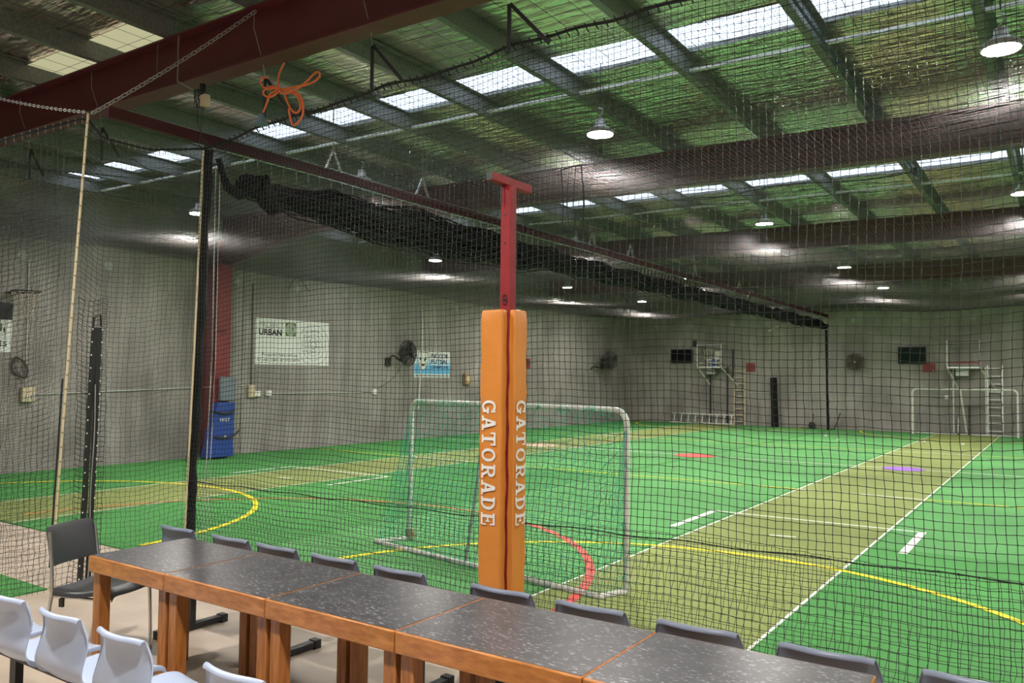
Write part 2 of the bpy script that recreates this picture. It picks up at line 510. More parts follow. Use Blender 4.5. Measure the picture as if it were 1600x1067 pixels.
for a, b in ((-9.79, -8.47), (-8.47, -7.24)):
    MB().add([(a, 4.42, 5.232 + zr(a)), (b, 4.42, 5.232 + zr(b)), (b, 5.12, 5.232 + zr(b)), (a, 5.12, 5.232 + zr(a))], [(0, 1, 2, 3)]).build('yellowed_skylight_sheet', 'cream', ceil)
# roof safety mesh under the foil
b = MB()
for i in range(int((13.9 - YF) / .3)):
    y = YF + .3 * i
    if any(s0 - .1 < y < s1 + .1 for s0, s1 in SKY): continue
    b.box(XL, XR, y - .0015, y + .0015, 5.222, 5.225, Matrix(((1, 0, 0, 0), (0, 1, 0, 0), (-.010, 0, 1, 0), (0, 0, 0, 1))))
x = XL
while x < XR:
    b.box(x - .0015, x + .0015, YF, 14, 5.222 + zr(x), 5.225 + zr(x)); x += .3
tag(b.build('safety_mesh', 'wire', ceil), kind='stuff')

BL = ['massive dark red steel roof beam nearest to the camera, chain hung', 'dark red steel roof beam, second from the camera, above the orange post',
      'dark red steel roof beam, third from the camera, ending at the left wall', 'dark red steel roof beam farthest from the camera']
for y, lab in zip(BEAM_Y, BL):
    o = thing('roof_beam', lab, 'beam', (0, y, 0)); o['kind'] = 'structure'
    x0, x1 = -15.1, XR
    def bm_box(y0, y1, z0, z1):
        vs = [(x, yy, z + zr(x)) for x in (x0, x1) for yy in (y0, y1) for z in (z0, z1)]
        return MB().add(vs, [(0, 1, 3, 2), (4, 6, 7, 5), (0, 4, 5, 1), (2, 3, 7, 6), (0, 2, 6, 4), (1, 5, 7, 3)])
    bm_box(-.008, .008, 4.56, 5.02).build('web', 'red_steel', o)
    bm_box(-.1, .1, 4.54, 4.56).build('flange', 'red_steel', o)
    bm_box(-.1, .1, 5.02, 5.04).build('flange', 'red_steel', o)
    for xs in (-12, -8.4, -4.6, -.6) if y > 5 else ():
        MB().box(xs - .006, xs + .006, -.095, .095, 4.56 + zr(xs), 5.02 + zr(xs)).build('stiffener', 'red_steel', o)
    if y > 5 and y < 12:
        MB().prism([(-15.1, 4.7), (-15.1, 4.15), (-12.2, 4.66)], -.09, .09, lambda p, t: (p[0], t, p[1])).build('haunch', 'red_steel', o)

col = thing('steel_column', 'red steel column on the left wall above a blue pad', 'column', (-15.1, 10.9, 0)); col['kind'] = 'structure'
MB().box(-.15, .15, -.012, .012, 0, 4.7).build('web', 'red_steel', col)
MB().box(.14, .16, -.19, .19, 0, 4.7).build('flange', mat('column paint', (.2, .025, .025), .55), col)
MB().box(-.29, -.27, -.19, .19, 0, 4.7).build('flange', 'red_steel', col)
MB().box(.16, .2, -.3, .05, 2.72, 2.76).build('cleat', 'red_steel', col)

# ------------------------------------------------------------------ high-bay lamps
def make_lamp():
    t = thing('high_bay_lamp', '', 'lamp', group='high bay lamps under the roof')
    MB().lathe([(.145, -.012), (.155, 0), (.155, .03), (.1, .06), (.06, .09), (.05, .16), (.02, .17)], 24).build('housing', 'lamp_body', t, smooth=True)
    MB().lathe([(.138, -.016), (.14, -.0125)], 20).build('lens', 'lens', t)
    MB().tube([(0, 0, .17), (0, 0, .2), (.03, 0, .23), (.03, 0, .27), (-.02, 0, .29)], .008, 6).build('hook', 'steel', t)
    MB().tube([(0, 0, .26), (.0, 0, .62)], .006, 5).build('cord', 'black_plastic', t)
    return t
LX = [3.45, -.39, -4.2, -8.1, -12.05]
LY = [7.75, 14.1, 20.45, 25.6]
rows = ['nearest row', 'second row', 'third row', 'far row']
colsn = ['out of view past the right edge', 'rightmost', 'second from the right', 'third from the right', 'leftmost, by the left wall']
lamp0 = None
def set_cord(l):
    for ch in l.children:
        if ch.name.startswith('cord'): ch.scale.z = (5.262 - .01 * l.location.x - 4.51) / .62
offs = {(0, 1): (-.37, 7.56), (0, 2): (-4.2, 7.87), (0, 3): (-8.07, 8.08), (0, 4): (-12.02, 8.22), (1, 1): (-.43, 13.57), (1, 2): (-4.24, 13.98), (1, 3): (-8.21, 14.33), (1, 4): (-12.06, 14.51),
        (2, 2): (-4.28, 20.37), (2, 3): (-8.24, 20.58), (2, 4): (-12.22, 20.86), (3, 2): (-4.27, 25.43), (3, 3): (-8.23, 25.81), (3, 4): (-12.16, 25.96)}
lens_of = []
for j, y in enumerate(LY):
    for i, x in enumerate(LX):
        px, py = offs.get((j, i), (x, y))
        lab = 'glowing round high-bay lamp, %s, %s' % (rows[j], colsn[i])
        if lamp0 is None:
            lamp0 = make_lamp(); lamp0.location = (px, py, 4.51); lamp0['label'] = lab; set_cord(lamp0)
        else:
            set_cord(dup(lamp0, (px, py, 4.51), lab))
for i, x in enumerate((2.6, -1.2, -5.0, -8.8)):
    dup(lamp0, (x, 1.2, 4.51), 'round high-bay lamp over the spectators behind the camera, %s' % ('first', 'second', 'third', 'fourth')[i])

# ------------------------------------------------------------------ nets
DX = -6.93
# ceiling net over both courts
def ceil_fn(X, Y):
    sx = np.sin(math.pi * (X - XL) / (DX - XL)) ** 2
    sy = np.sin(math.pi * (Y - 4.75) / 6.6) ** 2
    e = np.minimum((Y - 4.75) / 1.5, 1)
    Z = 4.16 - .16 * sx * (.35 + .65 * sy) + .05 * np.sin(Y * .8 + X * .35) * e + .03 * np.sin(X * 1.3 + Y * .3) * e
    Z = Z + np.clip((Y - 26) / 5.5, 0, 1) * .2
    return X, Y, Z
cn = thing('ceiling_net', 'black mesh net stretched flat below the roof over both courts', 'net')
net('mesh', ceil_fn, np.arange(XL + .05, 2.2, .0465), np.arange(4.75, 31.4, .0465), .0016, 'net_ceiling', cn, jit=.003, su=5, sv=5, flip=True)

# front net between the spectators and the right court
def top_z(x):
    k = [(-6.93, 4.0), (-6.74, 3.99), (-5.95, 4.08), (-5.0, 4.1), (-4.53, 4.15), (-3.9, 4.13), (-3.21, 4.2), (-2.4, 4.19), (-1.9, 4.2), (-.6, 4.17), (1.3, 4.2)]
    return np.interp(x, [a for a, _ in k], [c for _, c in k])
fn_ = thing('front_net', 'black square mesh net hanging behind the tables and orange post', 'net')
def front_fn(X, T):
    zt = top_z(X)
    Z = T * zt
    Y = 4.75 + .03 * np.sin(X * 1.1) * np.sin(math.pi * T) + .012 * np.sin(X * 5 + Z * 2) * np.sin(math.pi * T) - .05 * np.exp(-((Z - .8) / .35) ** 2)
    X2 = X + .012 * np.sin(Z * 3 + X * .7) + (.03 * np.sin(X * 2.3)) * (1 - T) * T
    Z2 = Z + .02 * np.sin(X * 1.9) * np.sin(math.pi * T) + .008 * np.sin(X * 6.1 + 1)
    return X2, Y, Z2
net('mesh', front_fn, np.arange(DX, 1.3, .0455), np.linspace(0, 1, 92), .0022, 'net', fn_, jit=.0015, knots=.0052)
def skirt_fn(X, T):
    Z = T * .84
    Y = 4.70 - .34 * (1 - T) ** 1.6 + .03 * np.sin(X * 2.1) * (1 - T)
    return X + .025 * np.sin(X * 1.3 + Z * 4), Y, Z + .015 * np.sin(X * 2.6)
net('skirt_mesh', skirt_fn, np.arange(DX + .1, 1.3, .0455), np.linspace(.03, 1, 19), .0016, 'net', fn_, jit=.003)
xs = np.arange(DX, 1.3, .09)
MB().tube([(x, 4.695, float(.78 + .055 * (x - DX) / 8 + .006 * math.sin(x * 9))) for x in xs], .004, 5).build('seam_rope', 'rope', fn_)
b = MB()
for x in xs: b.lathe([(.003, -.006), (.008, 0), (.003, .006)], 6, Matrix.Translation((x, 4.693, float(.78 + .055 * (x - DX) / 8 + .006 * math.sin(x * 9)))))
tag(b.build('seam_knots', 'rope', fn_), kind='stuff')
MB().tube([(x, 4.75, float(top_z(x)) + .008 * math.sin(x * 11)) for x in xs], .011, 6).build('top_rope', 'rope', fn_)
b = MB()
for x in np.arange(DX, 1.3, .075):
    z = float(top_z(x)); b.tube([(x, 4.735, z + .02), (x + .02, 4.765, z - .035)], .006, 4)
tag(b.build('lacing', 'rope', fn_), kind='stuff')
b = MB()     # repaired patch corded in a long loop
for x in (-2.82, -2.66):
    b.tube([(x + .01 * math.sin(z * 9), 4.735, z) for z in np.linspace(2.8, 3.235, 14)], .0048, 5)
for x in (-2.77, -2.72):
    b.tube([(x + .008 * math.sin(z * 12), 4.735, z) for z in np.linspace(2.8, 3.235, 14)], .003, 5)
b.tube([(-2.82, 4.735, 3.225), (-2.74, 4.735, 3.238), (-2.66, 4.735, 3.238)], .006, 5).tube([(-2.82, 4.735, 2.8), (-2.75, 4.735, 2.79), (-2.66, 4.735, 2.8)], .0048, 5)
b.build('patch_cord', 'rope', fn_)

# side net on the divider line, running towards the spectators, with its zip door
sn = thing('side_net', 'black mesh net left of the tables with a zipped doorway', 'net')
def side_top(y):
    return np.interp(y, [2.2, 2.95, 3.62, 3.78, 4.22, 4.75], [3.3, 3.63, 4.0, 3.86, 3.86, 4.0])
def side_fn(Y, T):
    Z = T * side_top(Y)
    X = DX + .03 * np.sin(Y * 4 + Z) * np.sin(math.pi * T) + .02 * np.sin(Z * 2.3 + 1)
    return X, Y, Z + .015 * np.sin(Y * 7 + Z)
net('mesh', side_fn, np.arange(2.2, 4.75, .046), np.linspace(0, 1, 88), .0018, 'net', sn, jit=.004)
def side2_fn(Y, T):
    Z = T * side_top(Y) * .99
    return DX - .12 + .05 * np.sin(Y * 3 + Z * .8), Y, Z + .02 * np.sin(Y * 5)
net('folded_mesh', side2_fn, np.arange(2.2, 3.5, .046), np.linspace(0, 1, 88), .0018, 'net', sn, jit=.005)
def patch_fn(Y, T):
    return DX + .05 + .01 * np.sin(T * 12), Y + .02 * np.sin(T * 5) + (-.05) * (1 - T), T * 2.43 + .02 * np.sin(Y * 25)
net('door_mesh', patch_fn, np.linspace(3.61, 3.86, 7), np.linspace(0, 1, 56), .0026, 'rope', sn, jit=.003)
ys = np.linspace(2.2, 4.75, 40)
MB().tube([(DX, y, float(side_top(y))) for y in ys], .011, 6).build('top_rope', 'rope', sn)
b = MB()
for y in np.arange(2.2, 4.75, .06):
    z = float(side_top(y)); b.tube([(DX + .015, y, z + .02), (DX - .015, y + .02, z - .03)], .004, 4)
tag(b.build('lacing', 'chain', sn), kind='stuff')
MB().bar((DX + .062, 3.72, 2.19), (DX + .062, 3.665, 0), .045, .012, (1, 0, 0)).build('zip_band', 'black_plastic', sn)
MB().bar((DX + .062, 3.765, 2.19), (DX + .062, 3.735, 0), .045, .012, (1, 0, 0)).build('zip_band', 'black_plastic', sn)
MB().tube([(DX + .08, 3.742 + .006 * math.sin(z * 6) - .02 * (1 - z / 2.19), z) for z in np.linspace(0, 1.7, 24)], .006, 5).build('zip_teeth', 'steel', sn)
b = MB()
for k in range(20):
    z = .06 + k * .111
    b.box(DX + .066, DX + .074, 3.648 + .05 * z / 2.19, 3.656 + .05 * z / 2.19, z, z + .012).box(DX + .066, DX + .074, 3.752 + .03 * z / 2.19, 3.76 + .03 * z / 2.19, z, z + .012)
tag(b.build('studs', 'white', sn), kind='stuff')
MB().tube([(DX + .08, 3.7, 2.19), (DX + .08, 3.705, 2.27), (DX + .08, 3.76, 2.3), (DX + .08, 3.77, 2.2)], .01, 5).build('zip_top_tie', 'rope', sn)
b = MB(); b.tube([(DX + .03, 3.445 + .175 * (z / 4.02) ** 1.1, z) for z in np.linspace(0, 4.03, 30)], .011, 6)
cr_ = tag(b.build('corner_rope', 'cream_rope', smooth=True), 'cream knotted rope rising at the corner of the left net', 'rope')
b = MB()
for z in np.arange(.1, 4, .12):
    yy = 3.445 + .175 * (z / 4.02) ** 1.1; b.tube([(DX + .03, yy - .006, z - .005), (DX + .03, yy + .006, z + .005)], .0135, 6)
tag(b.build('bindings', mat('rope binding', (.3, .24, .14), .7), cr_), kind='stuff')
MB().tube([(DX + .03, 3.425 + .135 * (z / 4.02), z) for z in np.linspace(.2, 1.75, 20)], .008, 5).build('black_cord', 'rope', cr_)

# slim cream pole wrapped with bunched black net
wp = thing('net_pole', 'tall black wrapped net bundle tied to a slim cream pole', 'pole', (DX, 4.72, 0))
MB().tube([(.02, -.055, 0), (.02, .0, 2), (.02, .04, 3.98)], .01, 8).build('pole', 'cream_rope', wp)
N = 46
rr = [.042 + .004 * math.sin(i * 1.7) + .006 * random.random() for i in range(N)]
MB().tube([(.0 + .01 * math.sin(i), .015 + .1 * i / (N - 1) + .008 * math.sin(i * .5), .0 + 4.0 * i / (N - 1)) for i in range(N)], rr, 10).build('wrapping', 'wad', wp, smooth=True)
MB().tube([(.02, .14, 0), (.02, .2, 2), (.0, .2, 3.85)], .005, 5).build('lifting_cord', 'conduit', wp)
MB().tube([(.02, .19, 0), (.02, .24, 2), (.0, .25, 3.85)], .004, 5).build('lifting_cord', 'conduit', wp)

# bunched divider curtain hung below the red rail
dv = thing('divider_net', 'thick black bundle of raised divider netting hanging along the rail', 'net', (DX, 0, 0))
n = 150; ys = np.arange(5.3, 30.2, .16)
P = np.zeros((n, len(ys), 3))
fade = np.clip((ys - 5.2) / 1.2, .25, 1) * np.clip((30.6 - ys) / 2, .35, 1)
for i in range(n):
    a = RNG.uniform(0, 2 * math.pi); q = math.sqrt(RNG.uniform(.05, 1))
    ph = RNG.uniform(0, 6.28, 4)
    P[i, :, 0] = .13 * q * math.cos(a) * fade + .03 * np.sin(ys * 2.3 + ph[0]) + .02 * np.sin(ys * 6 + ph[1])
    P[i, :, 1] = ys + RNG.normal(0, .02, len(ys))
    P[i, :, 2] = 3.75 - .05 * np.exp(-((ys - 8.5) / 2.5) ** 2) + (.14 + .13 * np.exp(-((ys - 8.5) / 2.2) ** 2)) * q * math.sin(a) * fade + .035 * np.sin(ys * 1.9 + ph[2]) + .02 * np.sin(ys * 5 + ph[3]) - .05 * np.abs(np.sin(ys * math.pi / 1.6))
V, F = strands(P, .009)
arrmesh('hanging_strands', V, F, 'wad', dv, 'stuff')
def lump(b, p0, rx, ry, rz, seed, n=14, m=9):
    rnd = random.Random(seed); vs = []; fs = []
    for i in range(m + 1):
        th = math.pi * i / m
        for k in range(n):
            ph = 2 * math.pi * k / n
            s = 1 + .22 * math.sin(3 * ph + seed + 3 * th) + .14 * math.sin(5 * ph - 2 * th + seed) * math.sin(th) + rnd.uniform(-.08, .08)
            vs.append((p0[0] + rx * s * math.sin(th) * math.cos(ph), p0[1] + ry * s * math.sin(th) * math.sin(ph), p0[2] + rz * s * math.cos(th)))
    for i in range(m):
        for k in range(n):
            fs.append((i * n + k, i * n + (k + 1) % n, (i + 1) * n + (k + 1) % n, (i + 1) * n + k))
    b.add(vs, fs)
b = MB()
b.tube([(0, 4.95, 3.95), (0, 5.0, 3.8), (0, 5.06, 3.68), (0, 5.2, 3.64), (0, 5.35, 3.7)], [.03, .035, .05, .06, .06], 10)
lump(b, (0, 5.32, 3.75), .09, .13, .1, 3); lump(b, (.02, 5.5, 3.72), .08, .12, .15, 5); lump(b, (.0, 5.62, 3.64), .08, .13, .12, 12); lump(b, (0, 5.74, 3.74), .08, .2, .09, 8)
b.build('net_wad', 'wad', dv, smooth=True)
ys2 = np.arange(5.8, 30, .25)
MB().tube([(.02 * math.sin(y * 3), y, 3.76 + .02 * math.sin(y * 2.1) - .05 * abs(math.sin(y * math.pi / 1.6))) for y in ys2], [max(.02, .085 + .03 * math.sin(y * 2.7) - .06 * math.exp(-((y - 8.5) / 2.2) ** 2)) for y in ys2], 9).build('net_core', 'wad', dv, smooth=True)
def drape_fn(Y, T):     # mesh that still hangs open between the wad and the second beam
    return DX * 0 + .05 * np.sin(Y * 2) + .55 * (T - .5) * np.exp(-((Y - 7.5) / 2.2) ** 2) + 0 * Y, Y, 3.86 - .42 * T * (1 - T) - .12 * T
net('loose_mesh', drape_fn, np.arange(5.6, 11.5, .05), np.linspace(0, 1, 16), .0022, 'net', dv, jit=.006)
MB().tube([(0, 30.05, 3.6), (-.03, 30.2, 2.5), (-.06, 30.4, 1.2), (-.08, 30.6, 0.03)], [.05, .035, .04, .05], 8).build('end_drop', 'wad', dv, smooth=True)

rail = thing('divider_rail', 'long dark red rail carrying the divider net from the nearest beam', 'rail', (DX, 0, 0))
MB().bar((0, 3.8, 4.10), (0, 30.4, 4.10), .07, .1).build('rail_tube', 'dark_red', rail)
for z, x in ((4.03, .06), (4.2, -.06)):
    MB().tube([(x, y, z - .012 * abs(math.sin(y))) for y in np.arange(5, 30.4, .5)], .006, 5).build('cable', 'steel', rail)
b = MB()
for y in np.arange(5.2, 30.2, .17): b.tube([(.06, y, 4.03), (.02, y + .05, 3.9)], .005, 4)
tag(b.build('lacing', 'chain', rail), kind='stuff')
for y in (6.47, 8.05, 12.7, 14.26, 17.6, 20.68):
    b = MB(); b.bar((0, y, 4.4), (0, y - .13, 4.15), .025).bar((0, y, 4.4), (0, y + .13, 4.15), .025).tube([(0, y, 4.4), (0, y, 5.1)], .005, 5)
    b.build('hanger', 'steel', rail)

# wire-hung V brackets along the front cable
br0 = None
for i, (x, lab) in enumerate(((-3.25, 'black V-shaped net bracket, right of the orange cable, by the top edge'), (-4.6, 'black V-shaped net bracket hung between the orange cable and the red post'), (-5.93, 'black V-shaped net bracket behind the tangled orange cable'),
                              (-8.65, 'black V-shaped net bracket just right of the cream rope'), (-10.25, 'black V-shaped net bracket, leftmost, left of the cream rope'))):
    if br0 is None:
        br0 = thing('net_bracket', lab, 'bracket', (x, 4.7, 0), 'brackets along the front cable')
        MB().bar((0, 0, 4.48), (.0, 0, 4.12), .028, .014, (0, 1, 0)).build('strut', 'black_steel', br0)
        MB().bar((0.01, 0, 4.48), (.34, 0, 4.12), .028, .014, (0, 1, 0)).build('strut', 'black_steel', br0)
        MB().tube([(0, 0, 4.47), (.005, -.03, 4.6), (-.01, -.13, 4.9), (-.01, -.13, 5.06)], .0035, 5).build('hanging_wire', 'steel', br0)
    else:
        dup(br0, (x, 4.7, 0), lab)

def chain(name, a, b, sag, label, link=.03, r=.0045, m='chain'):
    a, b = Vector(a), Vector(b); L = (b - a).length; n = int(L / (link * 1.45))
    pts = [a.lerp(b, i / n) - Vector((0, 0, sag * 4 * (i / n) * (1 - i / n))) for i in range(n + 1)]
    mb = MB(); d = (b - a).normalized(); s1 = d.cross(Vector((0, 1, 0))).normalized(); s2 = d.cross(s1)
    for i in range(n):
        c = (pts[i] + pts[i + 1]) / 2; d = (pts[i + 1] - pts[i]).normalized(); s = s1 if i % 2 else s2
        mb.tube([c + d * link * math.cos(t) + s * link * .55 * math.sin(t) for t in [k * math.pi / 4 for k in range(8)]], r, 5, close=True)
    o = mb.build(name, m); return tag(o, label, 'chain')
chain('hanging_chain', (-5.83, 4.5, 5.0), (DX + .05, 3.64, 4.03), .03, 'grey steel chain running along the face of the nearest red beam')
chain('hanging_chain', (-8.9, 3.2, 4.6), (DX + .05, 3.6, 4.03), .05, 'grey steel chain left of the cream rope in front of the beam', .02, .0035)
b = MB().tube([(-7.0, 4.52, 5.06), (-7.0, 4.52, 4.72), (-6.97, 4.5, 4.6), (-6.8, 4.55, 4.5)], .008, 6)
b.tube([(-7.35, 4.52, 5.06), (-7.35, 4.52, 4.78)], .004, 5)
tag(b.build('hanging_wire', 'chain'), 'twisted wire hanging down the face of the nearest beam', 'wire')
b = MB()
for y0, y1, x0, x1, z0, z1 in ((4.95, 10.6, -10.3, -14.6, 5.11, 5.12), (5.4, 10.6, -14.5, -10.6, 5.12, 5.1)):
    b.tube([(x0 + (x1 - x0) * t, y0 + (y1 - y0) * t, z0 + (z1 - z0) * t - .1 * t * (1 - t)) for t in np.linspace(0, 1, 9)], .008, 5)
tag(b.build('bracing_rods', 'black_steel'), 'thin dark bracing rods crossing under the roof at left', 'rods')

# tangled wires with small cream box
wb = thing('wire_bundle', 'coil of loose wires with small cream box under the beam', 'wires', (-6.72, 4.62, 4.4))
b = MB()
for k in range(9):
    a = random.random() * 6
    b.tube([(-.1 + .05 * math.cos(t + a) * (1 + .2 * k / 9) + .01 * k, .02 * math.sin(t * 2 + k), .04 + .09 * math.sin(t + a) - .004 * k) for t in np.linspace(0, 5.6, 16)], .0035, 4)
b.tube([(-.1, 0, -.05), (-.09, 0, -.2), (-.03, .02, -.35), (.12, .05, -.5)], .004, 5).tube([(-.02, 0, .0), (-.03, 0, -.25), (-.06, 0, -.45)], .003, 5).tube([(-.03, 0, .16), (-.02, 0, .1)], .03, 6)
b.build('wire_coil', 'black_plastic', wb)
MB().box(-.02, .06, -.03, .03, -.06, .05).build('junction_box', 'box_cream', wb, bevel=.005)

# tangled orange extension cable
oc = thing('orange_cable', 'tangled orange extension cable looped under the nearest red beam', 'cable', (-5.7, 4.5, 4.3))
def P2(pts, y=0): return [(p[0], y + .012 * math.sin(i * 1.3), p[1]) for i, p in enumerate(pts)]
def cr(pts, n=6):   # Catmull-Rom
    pts = [Vector(p) for p in pts]; out = []
    for i in range(len(pts) - 1):
        p0, p1, p2, p3 = pts[max(i - 1, 0)], pts[i], pts[i + 1], pts[min(i + 2, len(pts) - 1)]
        for k in range(n):
            t = k / n
            out.append(.5 * ((2 * p1) + (p2 - p0) * t + (2 * p0 - 5 * p1 + 4 * p2 - p3) * t * t + (3 * p1 - p0 - 3 * p2 + p3) * t ** 3))
    return out + [pts[-1]]
def opx(x, y): return (.05 + (x - 418) * .0081, .07 - (y - 120) * .0055 - (x - 418) * .0016)
b = MB()
for loop in ([(443, 97), (434, 112), (433, 125), (438, 140), (447, 146), (470, 133), (490, 112), (497, 115), (497, 122), (485, 130), (462, 134), (440, 138)],
             [(440, 138), (425, 134), (412, 136), (408, 128), (411, 122), (418, 120)], [(438, 139), (424, 148), (415, 150), (411, 145), (415, 139), (430, 137), (447, 140)],
             [(440, 139), (452, 142), (464, 150), (470, 165), (467, 174), (458, 173), (448, 160), (442, 142)], [(445, 140), (458, 141), (470, 152), (475, 175), (468, 190), (458, 193), (452, 180), (451, 168)],
             [(430, 140), (418, 146), (415, 158), (411, 176)]):
    b.tube(cr(P2([opx(*p) for p in loop], .02 * random.random())), .009, 7)
b.build('cable_loops', 'orange_cord', oc, smooth=True)
b = MB(); x, z = opx(410, 188)
b.lathe([(.02, .05), (.028, .03), (.035, 0), (.06, -.035), (.055, -.045)], 12, Matrix.Translation((x, .0, z)))
b.build('plug', 'blue_plug', oc, smooth=True)

cd = thing('blue_conduit', 'dark blue conduit clipped along a purlin with junction box', 'conduit', (-1.82, 0, 0))
MB().tube([(-.05, 4.9, 5.09), (-.05, 14.3, 5.09)], .017, 8).build('conduit_tube', 'blue_conduit', cd, smooth=True)
for y in (6.9, 8.7, 10.4): MB().box(-.075, -.025, y - .04, y + .04, 5.066, 5.115).build('clip', 'blue_conduit', cd)
b = MB(); b.box(-.05, .05, 13.5, 13.66, 4.95, 5.05); b.build('junction_box', 'blue_conduit', cd)
MB().tube([(-x_, 13.55 + .0 * x_, 5.0 - .04 * math.sin(x_ * 2.4)) for x_ in np.linspace(0, 3.9, 14)], .014, 6).build('cable_run', 'blue_conduit', cd)

# ------------------------------------------------------------------ orange padded post
ps = thing('padded_post', 'square red steel post with orange padding in front of the net', 'post', (0, 0, 0))
MB().box(-2.78, -2.71, 3.95, 4.02, 0, 2.95).build('post', 'red_post', ps, bevel=.006)
MB().box(-2.78, -2.73, 3.80, 4.22, 2.95, 3.0).build('top_bar', 'red_post', ps, bevel=.004)
MB().box(-2.777, -2.733, 3.797, 3.803, 2.953, 2.997).build('end_cap', 'black_plastic', ps)
MB().box(-2.95, -2.54, 3.85, 4.12, 0, .012).build('base_plate', 'black_steel', ps)
MB().box(-2.782, -2.708, 3.944, 3.95, 0, .28).build('tape', 'black_plastic', ps)
b = MB()
b.tube([(-2.74 + .016 * math.cos(t), 3.945, 2.26 + .03 * math.sin(t)) for t in np.linspace(0, 6.28, 14)], .003, 4).lathe([(.012, -.004), (.004, .004)], 8, frame((-2.74, 3.948, 2.26), (1, 0, 0), (0, 0, 1)))
for z in (2.6, 2.77): b.lathe([(.006, 0), (.006, .003)], 8, frame((-2.745, 3.949, z), (1, 0, 0), (0, 0, 1)))
b.build('cable_hole', 'black_plastic', ps)
MB().box(-2.769, -2.761, 3.93, 3.935, 2.83, 2.95).build('hook', 'black_steel', ps)
def pad(x0, x1, y0, y1, z0=.3, z1=2.2, seed=0):
    rnd = random.Random(seed)
    bm = bmesh.new()
    bmesh.ops.create_cube(bm, size=1)
    bmesh.ops.subdivide_edges(bm, edges=[e for e in bm.edges if abs((e.verts[0].co - e.verts[1].co).z) > .5], cuts=26)
    bmesh.ops.subdivide_edges(bm, edges=[e for e in bm.edges if abs((e.verts[0].co - e.verts[1].co).z) < .01 and e.calc_length() > .5], cuts=3)
    cx, cy = (x0 + x1) / 2, (y0 + y1) / 2
    for v in bm.verts:
        z = z0 + (v.co.z + .5) * (z1 - z0)
        w = .0016 * math.sin(z * 19 + seed * 2 + v.co.x * 5) + .001 * math.sin(z * 43 + v.co.y * 6) + rnd.uniform(-.0012, .0012)
        k = .95 if abs(v.co.z) > .49 else 1
        v.co = Vector((cx + v.co.x * (x1 - x0 + w * 2) * k, cy + v.co.y * (y1 - y0 + w * 2) * k, z))
    me = bpy.data.meshes.new('pad'); bm.to_mesh(me); bm.free()
    for p in me.polygons: p.use_smooth = True
    me.materials.append(MT['orange_pad'])
    o = bpy.data.objects.new('pad', me); COL.objects.link(o); o.parent = ps
    md = o.modifiers.new('bevel', 'BEVEL'); md.width = .012; md.segments = 3; md.limit_method = 'ANGLE'; md.angle_limit = R(50)
    return o
padf = pad(-2.872, -2.713, 3.885, 3.944, seed=1)
padr = pad(-2.708, -2.662, 3.945, 4.075, seed=2)
pad(-2.828, -2.782, 3.945, 4.075, seed=3); pad(-2.78, -2.708, 4.025, 4.08, seed=4)

def slab_letters():
    """slab-serif capitals in a unit-high cell as lists of quads (x right, y up)"""
    L = {}
    def rect(x0, y0, x1, y1): return [(x0, y0), (x1, y0), (x1, y1), (x0, y1)]
    def arcq(cx, cy, rx, ry, a0, a1, wx, wy, n=18):
        q = []
        for i in range(n):
            a, c = R(a0 + (a1 - a0) * i / n), R(a0 + (a1 - a0) * (i + 1) / n)
            q.append([(cx + rx * math.cos(a), cy + ry * math.sin(a)), (cx + rx * math.cos(c), cy + ry * math.sin(c)),
                      (cx + (rx - wx) * math.cos(c), cy + (ry - wy) * math.sin(c)), (cx + (rx - wx) * math.cos(a), cy + (ry - wy) * math.sin(a))])
        return q
    L['G'] = arcq(.47, .5, .45, .5, 42, 318, .2, .14) + [rect(.52, .36, .95, .5), rect(.68, .06, .86, .46), rect(.74, .66, .86, .98)]
    L['A'] = [[(.1, .0), (.26, 0), (.56, 1), (.38, 1)], [(.68, 0), (.9, 0), (.62, 1), (.38, 1)], rect(.26, .27, .7, .4), rect(-.02, 0, .36, .13), rect(.58, 0, 1.0, .13)]
    L['T'] = [rect(.36, 0, .58, 1), rect(.02, .86, .92, 1), rect(.2, 0, .74, .13), rect(.02, .64, .13, .9), rect(.81, .64, .92, .9)]
    L['O'] = arcq(.47, .5, .46, .5, 0, 360, .2, .14, 28)
    L['R'] = [rect(.12, 0, .33, 1), rect(0, 0, .46, .13), rect(0, .87, .5, 1), rect(.3, .42, .5, .55)] + arcq(.5, .71, .36, .29, -90, 90, .2, .14, 12) + [[(.42, .46), (.6, .46), (.84, .06), (.64, .06)], rect(.6, 0, .96, .13)]
    L['D'] = [rect(.12, 0, .33, 1), rect(0, 0, .42, .13), rect(0, .87, .42, 1)] + arcq(.4, .5, .5, .5, -90, 90, .21, .13, 18)
    L['E'] = [rect(.12, 0, .33, 1), rect(0, 0, .84, .13), rect(0, .87, .82, 1), rect(.3, .44, .58, .56), rect(.52, .36, .62, .64), rect(.72, .66, .82, .9), rect(.74, .1, .84, .36)]
    return L
def slab_text(body, Mx, h, adv, parent):
    L = slab_letters(); b = MB(); x = 0
    for ch in body:
        for i, q in enumerate(L[ch]):
            z = .0003 * (i % 5)
            b.add([Mx @ Vector((x + px * adv * .98, py * h, z)) for px, py in q], [(0, 1, 2, 3)])
        x += adv * 1.09
    return b.build('lettering', 'white', parent)
slab_text('GATORADE', frame((-2.848, 3.879, 1.665), (0, 0, -1), (1, 0, 0)), .1, .0865, padf)
slab_text('GATORADE', frame((-2.656, 3.957, 1.665), (0, 0, -1), (0, 1, 0)), .1, .0865, padr)

